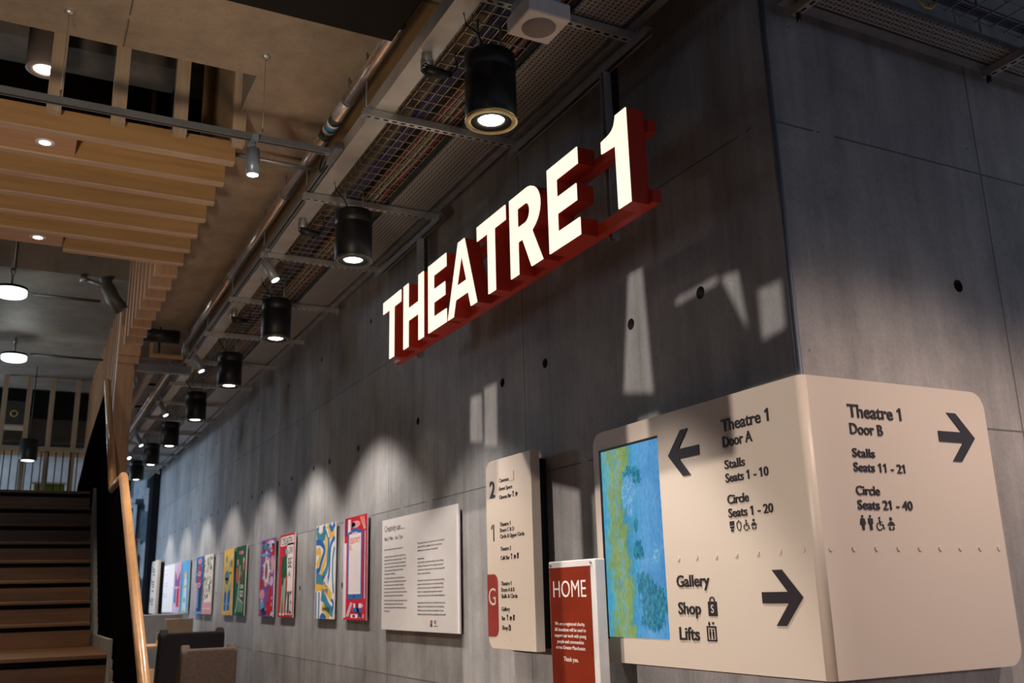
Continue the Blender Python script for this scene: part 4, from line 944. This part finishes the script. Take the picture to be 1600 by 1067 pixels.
# ------------------------------------------------------------------ timber ceiling over the stair
ZB = 4.28
for k in range(15):
    y = 5.68 + .346 * k
    long_ = k <= 6
    x0 = -3.5 if k < 6 else (0.10 if k == 6 else 0.82)
    zt = 4.43 if long_ else 5.45
    lab = ('long plywood ceiling beam over the stair, %s from the camera' % NTH[k]) if long_ else ('short tall plywood fin at the edge of the stair void, %s behind the long beams' % NTH[k - 7])
    o = thing('timber_beam' if long_ else 'timber_fin', lab, 'beam' if long_ else 'fin', (1.0, y, ZB), 'plywood beams of the stair ceiling' if long_ else 'plywood fins beside the stair void')
    B('board', BEAM if long_ else FIN, (x0, 1.0, y, y + .055, ZB + .012, zt), o)
    B('edge_lipping', EDGE, (x0, 1.0, y - .001, y + .056, ZB, ZB + .012), o)
    if not long_: B('lit_edge_strip', pm('lit_edge_tone', (.62, .50, .40), .5), (x0 - .006, x0, y, y + .055, ZB, zt), o)  # paler strip paints the lamp light on the fin's left edge
for i, (y0, y1, x1, yl) in enumerate(((5.738, 6.024, 0.09, 5.89), (7.46, 7.75, 0.09, 7.60))):
    sp2 = thing('soffit_panel', 'plain timber panel with a recessed light between the stair beams, %s the suspended track' % ('just behind' if i == 0 else 'farther behind'), 'panel', (-1, (y0 + y1) / 2, ZB + .02), 'timber panels with recessed lights')
    B('board', SOFF, (-3.5, x1, y0, y1, ZB + .02, ZB + .04), sp2)
    rl = MB().lathe((-.08, yl, ZB + .02), [(.055, 0), (.05, -.005), (.034, -.003)], 28).build('light_bezel', WHITEP, sp2)
    MB().lathe((-.08, yl, ZB + .017), [(0, 0), (.034, 0)], 24).build('light_lens', LENSC, sp2)
    lamp('recessed_beam', 'SPOT', (-.08, yl, ZB), 130, (1, .82, .62), (0, 0, -1), spot_size=math.radians(110), spot_blend=.5, shadow_soft_size=.04)
for i, x in enumerate((-.045, .30, .65, 1.0)):
    tag(B('balustrade_batten', BATTEN, (x - .045, x + .035, 5.56, 5.625, 4.36, 5.65)), 'pale timber balustrade batten rising above the first beam, %s from the left' % NTH[i], 'batten', 'balustrade battens above the stair beams')
sb = thing('plywood_side', 'orange lit plywood board beside the rightmost batten in the ceiling void', 'board', (.75, 6.3, 4.6))
B('board', BEAM, [(0.90, 0.99, 6.5, 6.54, 4.47, 6.3), (0.975, 0.99, 5.66, 6.5, 4.47, 6.3)], sb)
for k in range(9):
    y = 8.2 + .28 * k
    tag(B('void_fin', FIN, (.70 + .025 * k, .735 + .025 * k, y, y + .04, 5.62, 7.1)), 'slim timber fin seen up through the ceiling void', 'fin', 'slim timber fins up in the void')
for k in range(5):
    tag(MB().tube([(.78 + .03 * k, 6.5 + .5 * k, 4.46), (.78 + .03 * k, 6.5 + .5 * k, 6.6)], .008, 8).build('steel_rod', GALV), 'thin steel balustrade rod up in the ceiling void', 'rod', 'thin steel rods in the void')
vd = thing('void_downlight', 'grey cylinder downlight glowing behind the leftmost batten in the void', 'downlight', (-.14, 6.6, 5.2))
MB().lathe((-.14, 6.6, 5.16), [(.12, 0), (.12, .32), (0, .32)], 32).build('body', pm('taupe_paint', (.30, .24, .22), .5), vd); MB().lathe((-.14, 6.6, 5.16), [(.12, 0), (.116, -.004), (.075, -.002), (.07, .02)], 32).build('trim_ring', pm('taupe_ring', (.4, .28, .24), .4), vd); MB().lathe((-.14, 6.6, 5.165), [(0, 0), (.07, 0)], 24).build('lens', LENS, vd)
MB().tube([(-.14, 6.6, 5.48), (-.14, 6.6, 7.4)], .01, 8).build('stem', GALVD, vd)
# screen of timber fins beyond, and the end post
po = thing('timber_post', 'broad plywood end post rising behind the black balustrade', 'post', (.90, 11.1, 0))
B('board', FIN, (.805, .985, 11.08, 11.16, 0, 4.62), po); B('lit_edge_strip', pm('lit_edge_tone', (.62, .50, .40), .5), (.795, .805, 11.08, 11.16, 0, 4.9), po)  # left strip paler to paint the light along the post edge
for k, (z0, z1) in enumerate(((4.27, 4.42), (4.19, 4.275))):
    B('packer', FIN, (.80, 1.03 - .01 * k, 11.02 + .02 * k, 11.08, z0, z1), po)
for k in range(14):
    y = 11.45 + .36 * k
    tag(B('screen_fin', FIN, (.80, .97, y, y + .06, 2.735, 4.99)), 'tall plywood fin of the screen along the landing edge', 'fin', 'plywood fins of the landing screen')

# ------------------------------------------------------------------ stair
str_ = thing('staircase', 'dark oak staircase climbing away at lower left', 'staircase', (-.6, 8, 0))
RIS, GO = .183, .227
ST_X0, ST_X1 = -3.0, 0.632
for n in range(8):
    z = 2.735 - RIS * n; y = 10.80 - GO * n
    if n: 
        mbt = MB().box(ST_X0, ST_X1, y, y + GO + .06, z - .028, z)
        mbt.build('tread', TREAD, str_, .004)
    else: B('tread', TREAD, (ST_X0, ST_X1, y, 11.0, z - .028, z), str_, .004)
    B('shadow_gap', HOLE, (ST_X0, ST_X1, y + .030, y + .06, z - .065, z - .028), str_)
    B('riser', TREAD, (ST_X0, ST_X1, y + .012, y + .035, z - RIS - (.03 if n == 7 else 0), z - .065), str_)
zw = 1.252; yw = 7.72
B('tread', TREAD, (ST_X0, .66, yw, 9.22, zw - .030, zw), str_, .004)
B('shadow_gap', HOLE, (ST_X0, .655, yw + .03, yw + .06, zw - .075, zw - .03), str_)
B('riser', TREAD, (ST_X0, .655, yw + .012, yw + .035, zw - .22, zw - .075), str_)
for n in range(1, 6):
    z = zw - .209 * n; y = yw - .26 * n
    B('tread', TREAD, (ST_X0, .66, y, y + .32, z - .03, z), str_, .004); B('riser', TREAD, (ST_X0, .655, y + .012, y + .035, z - .209, z - .03), str_)
SK = pm('grey_plaster_skirting', (0.34, 0.32, 0.30), .6)
mb = MB()
for n in range(8):
    z = 2.735 - RIS * n; y = 10.80 - GO * n
    for q in range(3): mb.box(.655, .685, y - .06 + GO / 3 * q, y - .06 + GO / 3 * (q + 1) - .012, z - .55, z + .10 - RIS + RIS / 3 * (q + 1))
for n in range(6):
    z = zw - .209 * n; y = yw - .26 * n
    for q in range(3): mb.box(.672, .690, y - .06 + .087 * q, y - .06 + .087 * (q + 1) - .012, z - .6, z + .10 - .209 + .07 * (q + 1))
mb.box(.655, .685, yw, 9.2, zw - .4, zw + .10)
mb.build('stepped_skirting', SK, str_)
bal = thing('balustrade', 'black slatted balustrade with an oak handrail on the stair side', 'balustrade', (.70, 8, 0))
rail_pts = [(4.6, .36), (5.88, 1.17), (8.08, 2.57), (9.0, 2.57), (10.79, 3.90)]
def interp(y, pts):
    for (a, b), (c, d) in zip(pts, pts[1:]):
        if a <= y <= c: return b + (d - b) * (y - a) / (c - a)
    return pts[0][1] if y < pts[0][0] else pts[-1][1]
bot_pts = [(4.6, -.0), (yw - 1.3, .0), (yw, zw - .25), (9.1, zw - .2), (10.8, 2.4), (11, 2.6)]
mb = MB(); y = 4.8
while y < 10.80:
    zb = max(0, interp(y, bot_pts)); zt = interp(y, rail_pts) - .02
    if zt > zb + .05: mb.box(.695, .712, y, y + .024, zb, zt)
    y += .034
mb.box(.712, .722, 4.8, 5.9, 0, .4)
q = [4.8 + .25 * k for k in range(25)]
for a, b in zip(q, q[1:]):
    za, zb_ = interp(a, rail_pts) - .02, interp(b, rail_pts) - .02; la, lb = max(0, interp(a, bot_pts)), max(0, interp(b, bot_pts))
    mb.poly([(.714, a, la), (.714, b, lb), (.714, b, zb_), (.714, a, za)])
mb.build('slat_panel', BLK2, bal)
# curved black return panel at the landing
mb = MB(); cpts = [(.70, 2.50), (.70, 3.86), (.685, 3.80), (.63, 3.55), (.58, 3.30), (.545, 3.10), (.525, 2.93), (.505, 2.80), (.50, 2.72), (.52, 2.50)]
mb.prism(cpts, (0, 10.86, 0), (1, 0, 0), (0, 0, 1), (0, -1, 0), 0, .03); mb.build('end_panel', BLK2, bal)
mb = MB(); mb.prism([(.715, 2.4), (.715, 3.72), (.735, 3.72), (.90, 3.02), (.895, 2.4)], (0, 10.95, 0), (1, 0, 0), (0, 0, 1), (0, -1, 0), 0, .03); mb.build('shade_board', wood('post_shade_brown', (.24, .135, .07), 'z', .5, .85, 4), bal)  # board added in darker brown for the shadow across the post
for a, b in ((0, 2), (2, 3), (3, 4)):
    MB().tube([(.70, y, z) for y, z in rail_pts[a:b + 1]], .034, 16, True, 1.15).build('handrail', OAK, bal)

# ------------------------------------------------------------------ landing beyond the stair
for i, x in enumerate((-.375, -.05, .27, .625)):
    tag(B('landing_post', BATTEN, (x - .035, x + .035, 15.9, 15.97, 2.735, 5.0)), 'timber post on the landing behind the stair head, %s from the left' % NTH[i], 'post', 'timber posts on the landing')
lr = thing('landing_rail', 'timber rail with thin black balusters across the landing posts', 'railing', (0, 15.8, 2.735))
B('top_rail', BATTEN, (-3, .70, 15.84, 15.90, 3.85, 3.91), lr)
for k in range(13): MB().tube([(-.5 + .1 * k, 15.87, 2.735), (-.5 + .1 * k, 15.87, 3.86)], .008, 6).build('baluster', BLACK, lr)
bh = tag(B('dark_bulkhead', pm('near_black_paint', (.004, .004, .005), .8, spec=.1), (-4, .9, 16.9, 17.55, 4.55, 4.98)), 'dark bulkhead above the far landing wall', 'bulkhead')
tag(B('brown_bulkhead', pm('brown_paint', (.05, .036, .026), .8, spec=.1), (-4, .9, 17.0, 17.55, 4.17, 4.54)), 'brown boxed bulkhead on the far landing wall', 'bulkhead')
tag(B('wall_rail', BEAM, (-4, .95, 17.3, 17.5, 4.00, 4.07)), 'thin timber rail along the far landing wall', 'rail')
lb = thing('black_loudspeaker', 'black box loudspeaker with a yellow ring high on the landing', 'speaker', (-.19, 16.3, 4.3))
B('cabinet', BLACK, (-.36, -.08, 16.2, 16.5, 4.28, 4.66), lb); B('shelf', BATTEN, (-.40, -.05, 16.1, 16.5, 4.25, 4.275), lb)
mb = MB(); mb.tube([(-.23 + .045 * math.cos(a), 16.19, 4.46 + .045 * math.sin(a)) for a in [2 * PI * k / 20 for k in range(21)]], .008, 6); mb.build('ring', pm('yellow_ring', (.6, .42, .05), .4), lb)
ll = thing('landing_downlight', 'black cylinder lamp hanging low over the landing between posts', 'downlight', (.0, 15.2, 3.7))
MB().lathe((.02, 15.2, 3.62), [(.12, 0), (.12, .30), (0, .30)], 28).build('body', BLACK, ll); MB().lathe((.02, 15.2, 3.615), [(0, 0), (.085, 0)], 24).build('lens', LENSC, ll); MB().tube([(.02, 15.2, 4.02), (.02, 15.2, 5.0)], .006, 6).build('stem', BLACK, ll)
tag(B('dark_counter', BLACK, (-2.5, -.32, 15.5, 15.8, 2.735, 3.42)), 'black cabinet at the far left of the landing', 'cabinet')
gc = thing('green_chair', 'green chair with a pale timber frame glimpsed over the stair head', 'chair', (.36, 16.5, 2.735))
B('seat', pm('green_felt', (.12, .20, .02), .8), (.16, .56, 16.45, 16.85, 3.0, 3.06), gc, .02); B('backrest', pm('green_felt', (.12, .20, .02), .8), (.14, .58, 16.42, 16.46, 3.05, 3.42), gc, .02)
B('frame', PALE, [(.12, .60, 16.40, 16.47, 3.42, 3.45)], gc)
for x in (.16, .54):
    for y in (16.48, 16.82): MB().tube([(x, y, 2.735), (x, y, 3.0)], .018, 8).build('leg', PALE, gc)
# two round ceiling lamps on conduit
for i, (x, y, z, rod) in enumerate(((-.30, 10.45, 4.66, 6.0), (-.265, 13.55, 4.70, 5.0))):
    t = thing('round_ceiling_lamp', 'round white drum lamp at the left edge, %s' % ('hung on a grey rod' if i == 0 else 'the lower of the two'), 'lamp', (x, y, z), 'round white drum lamps')
    MB().lathe((x, y, z), [(0, -.015), (.13, -.015), (.150, 0), (.152, .035), (.150, .05)], 32).build('diffuser', em('lamp_diffuser', (.86, 1.0, .95), 1.9), t)
    MB().lathe((x, y, z), [(.155, .048), (.155, .075), (.06, .10), (0, .10)], 32).build('casing', BLACK, t)
    MB().tube([(x, y, z + .09), (x, y, rod)], .013, 10).build('rod', GALVD, t); MB().tube([(x, y, z + .22), (x, y, z + .28)], .024, 12).build('coupling', GALVD, t)
    lamp('drum_light', 'POINT', (x, y, z - .12), 9, (.95, 1.0, .95), shadow_soft_size=.12)
tag(MB().tube([(-.1, 10.62, 4.74), (.55, 10.62, 4.74)], .016, 8).build('conduit', pm('dark_conduit', (0.045, 0.04, 0.038), 0.6)), 'thin grey conduit running right from the upper drum lamp', 'conduit')
tag(MB().tube([(-.08, 13.6, 4.80), (.80, 13.6, 4.80)], .016, 8).build('conduit', pm('dark_conduit', (0.045, 0.04, 0.038), 0.6)), 'thin grey conduit running right from the lower drum lamp', 'conduit')
dk = thing('ventilation_duct', 'dark jointed ventilation duct bending under the landing ceiling', 'duct', (.6, 10.5, 4.8))
MB().tube([(.58, 10.46, 4.95), (.60, 10.46, 4.86), (.66, 10.46, 4.74), (.76, 10.46, 4.62)], [.07, .075, .075, .07], 16).build('elbow', pm('dark_duct', (0.09, 0.08, 0.07), 0.5, 0.3), dk)
MB().tube([(.36, 10.46, 4.93), (.50, 10.46, 4.88), (.58, 10.46, 4.86)], .02, 10).build('branch', GALVD, dk); MB().tube([(.36, 10.46, 4.88), (.36, 10.46, 4.96)], .035, 12).build('cap', GALVD, dk)

# ------------------------------------------------------------------ corridor ceiling services beyond the post
tag(MB().tube([(1.20, 11.6, 4.28), (1.20, 22, 4.28)], .085, 20).build('duct', pm('dull_duct_steel', (.34, .34, .35), .42, .7)), 'fat grey duct running down the corridor beyond the plywood post', 'duct')
tag(MB().tube([(1.40, 11.3, 4.24), (1.40, 22, 4.24)], .032, 16).build('pipe', pm('bright_pipe', (.62, .66, .70), .28, .9)), 'thin bright pipe beside the fat duct down the corridor', 'pipe')
for i, y in enumerate((13.0, 14.6, 16.4, 18.4)):
    tag(B('pipe_hanger', BLACK, (1.02, 1.5, y, y + .03, 4.37, 4.40)), 'dark hanger bar above the corridor duct, %s from the camera' % NTH[i], 'bracket', 'hanger bars over the corridor duct')
tag(B('steel_cross_beam', pm('grey_steel_beam', (.20, .22, .25), .45, .5), (.99, 1.62, 11.25, 11.33, 4.16, 4.25)), 'grey steel cross beam from the plywood post to the trunking', 'beam')
fc = thing('fan_unit', 'black fan unit in a timber frame under the ceiling right of the plywood post', 'fan', (1.25, 11.1, 4.3))
MB().tube([(1.02, 10.8, 4.47), (1.40, 10.8, 4.47)], .075, 20).build('casing', BLACK, fc); B('frame', BEAM, [(1.12, 1.48, 10.95, 10.99, 4.26, 4.30), (1.12, 1.15, 10.95, 10.99, 4.30, 4.42)], fc); B('hanger', BLACK, (1.2, 1.22, 10.9, 10.94, 4.3, 4.6), fc)

# ------------------------------------------------------------------ services over the return wall, top right
RZ = 4.0
def bracket_right(x):
    t = thing('trapeze_bracket', '', 'bracket', (x, 2.2, RZ), 'trapeze brackets over the return wall')
    mb = MB(); mb.box(x - .02, x - .016, 1.1, 2.64, RZ, RZ + .041).box(x + .016, x + .02, 1.1, 2.64, RZ, RZ + .041).box(x - .016, x + .016, 1.1, 2.64, RZ, RZ + .003); mb.mi = 1
    for k in range(21): mb.box(x - .007, x + .007, 1.53 + .052 * k, 1.558 + .052 * k, RZ - .0007, RZ + .0005)
    mb.build('channel', [GALV, HOLE], t)
    for y in (1.13, 2.615): MB().tube([(x, y, RZ - .04), (x, y, 4.749)], .005, 8).build('threaded_rod', GALVD, t); MB().tube([(x, y, RZ - .035), (x, y, RZ)], .012, 6).build('nut', BLACK, t)
    return t
r0 = bracket_right(2.80); r0['label'] = 'slotted steel bracket over the return wall, nearest the concrete corner'
copy_tree(r0, (1.24, 0, 0), 'slotted steel bracket over the return wall, at the right edge of the picture')
copy_tree(r0, (2.48, 0, 0), 'slotted steel bracket over the return wall, farthest right')
pr = thing('perforated_tray', 'perforated steel cable tray over the return wall at top right', 'cable tray', (4.2, 2.55, RZ + .045))
mb = MB(); mb.poly([(2.72, 2.455, RZ + .045), (7.5, 2.455, RZ + .045), (7.5, 2.585, RZ + .045), (2.72, 2.585, RZ + .045)]); mb.mi = 1; mb.box(2.72, 7.5, 2.453, 2.455, RZ + .044, RZ + .075).box(2.72, 7.5, 2.585, 2.587, RZ + .044, RZ + .075)
mb.build('tray_length', [perf_mat('x', 'y'), GALVD], pr)
tag(B('support_rail', GALVD, (2.72, 7.5, 2.600, 2.655, RZ + .043, RZ + .085)), 'flat dark steel rail along the top of the return wall', 'rail')
br_ = thing('wire_basket_tray', 'wire basket tray with blue cables at the top right corner', 'cable tray', (4.2, 2.2, RZ + .045))
mb = MB()
for k in range(16): mb.box(2.72, 7.5, 2.375 - .08 * k, 2.380 - .08 * k, RZ + .05, RZ + .055)
x = 2.74
while x < 7.5: mb.box(x, x + .005, 1.17, 2.382, RZ + .045, RZ + .05); x += .10
mb.build('wire_mesh', GALVD, br_)
for k in range(7): cable(2.30 + .010 * k, RZ + .062, 'blue', .0055, 'blue data cable in the basket over the return wall', 'x', 2.75, 7.4)
wb = thing('junction_box', 'white junction box with a yellow loop of cable at the top edge', 'box', (3.28, 2.32, 4.06))
B('housing', WHITEP, (3.20, 3.38, 2.27, 2.37, 4.065, 4.125), wb, .004)
MB().tube([(3.345, 2.345, 4.066), (3.345, 2.35, 4.035), (3.32, 2.355, 4.012), (3.285, 2.36, 4.012), (3.262, 2.365, 4.04), (3.255, 2.365, 4.075)], .0045, 8).build('cable_loop', pm('yellow_sheath', (.55, .40, .01), .5), wb); MB().tube([(3.345, 2.345, 4.075), (3.345, 2.345, 4.055)], .009, 8).build('gland', BLACK, wb)
for x in (3.15, 4.8):
    o = copy_tree(d1, (x - 1.78, 1.30 - DL[1], .02), 'black cylinder downlight over the return wall, %s' % ('nearer the corner' if x < 5 else 'farther right'))
    lamp('downlight_beam', 'SPOT', (x, 1.30, 3.735), 190, (1.0, 0.76, 0.62), (0, 0, -1), spot_size=math.radians(124), spot_blend=.5, shadow_soft_size=.05)

# ------------------------------------------------------------------ cafe furniture at the foot of the wall
def armchair(x0, x1, y, zt, mat, label):
    t = thing('armchair', label, 'chair', ((x0 + x1) / 2, y + .35, 0), 'high-backed cafe armchairs')
    w = x1 - x0
    mb = MB(); mb.prism(rr(x0 + .05, x1, .16, zt, .05, {'tl', 'tr'}), (0, y, 0), (1, 0, 0), (0, 0, 1), (0, -1, 0), -.10, 0); mb.build('backrest', mat, t, .025)
    for a, b in ((x0, x0 + .10), (x1 - .09, x1 + .01)):
        mb = MB(); mb.prism([(-.02, .16), (-.70, .16), (-.70, .62), (-.36, .66), (-.20, zt - .10), (-.08, zt + .05), (.0, zt - .04)], (a, 0, 0), (0, -1, 0), (0, 0, 1), (1, 0, 0), 0, b - a)
        bmesh.ops.translate(mb.bm, verts=mb.bm.verts[:], vec=(0, y, 0)); mb.build('side_wing', mat, t, .02)
    B('seat', mat, (x0 + .10, x1 - .09, y + .12, y + .68, .28, .46), t, .03)
    for x in (x0 + .06, x1 - .06):
        for yy_ in (y + .04, y + .64): MB().tube([(x, yy_, 0), (x, yy_, .17)], [.014, .02], 10).build('leg', PALE, t)
    return t
armchair(1.74, 2.34, 11.5, 1.09, pm('brown_upholstery', (.11, .078, .064), .85, 0, .25, 30), 'brown winged armchair with its back to the camera, against the long wall')
armchair(1.66, 2.42, 12.7, 1.24, pm('aubergine_upholstery', (.011, .008, .010), .9, 0, .25, 30), 'larger dark aubergine armchair behind the brown one')
ct = thing('cafe_table', 'pale timber cafe table beyond the dark armchair', 'table', (2.0, 15.5, 0))
B('tabletop', PALE, (1.55, 2.5, 15.1, 15.9, .96, 1.0), ct, .005)
for x in (1.6, 2.45):
    for y in (15.15, 15.85): B('leg', PALE, (x - .025, x + .025, y - .025, y + .025, 0, .96), ct)
tag(B('menu_box', pm('grey_board', (.22, .23, .25), .6), (1.75, 2.45, 16.3, 16.6, 0, 1.42), None, .01), 'grey block seat back beyond the cafe table', 'box')
tag(B('brown_box', pm('kraft_board', (.19, .14, .10), .7), (2.10, 2.48, 15.45, 15.7, 1.0, 1.36), None, .005), 'brown card box on the cafe table against the wall', 'box')
jar = thing('brass_jar', 'small brass jar on the cafe table', 'jar', (1.98, 15.2, 1.0))
MB().lathe((1.98, 15.2, 1.0), [(0, 0), (.045, 0), (.045, .12), (.036, .14), (.036, .16)], 20).build('body', BRASS, jar); MB().lathe((1.98, 15.2, 1.16), [(.038, 0), (.038, .02), (0, .025)], 20).build('lid', BRASS, jar)
for i, (x0, x1, y, zt) in enumerate(((1.06, 1.30, 10.2, .98), (1.30, 1.55, 13.2, 1.18))):
    s_ = thing('timber_bench', 'pale plywood bench end %s' % ('nearest the handrail' if i == 0 else 'behind the nearer bench end'), 'bench', ((x0 + x1) / 2, y, 0), 'pale plywood bench ends')
    B('end_panel', PALE, (x0 - .1, x1, y, y + .03, 0, zt), s_, .003); B('seat', PALE, (x0 - .1, x1 - .01, y + .03, y + .42, .42, .45), s_); B('end_panel', PALE, (x0 - .1, x1, y + .42, y + .45, 0, .45), s_)
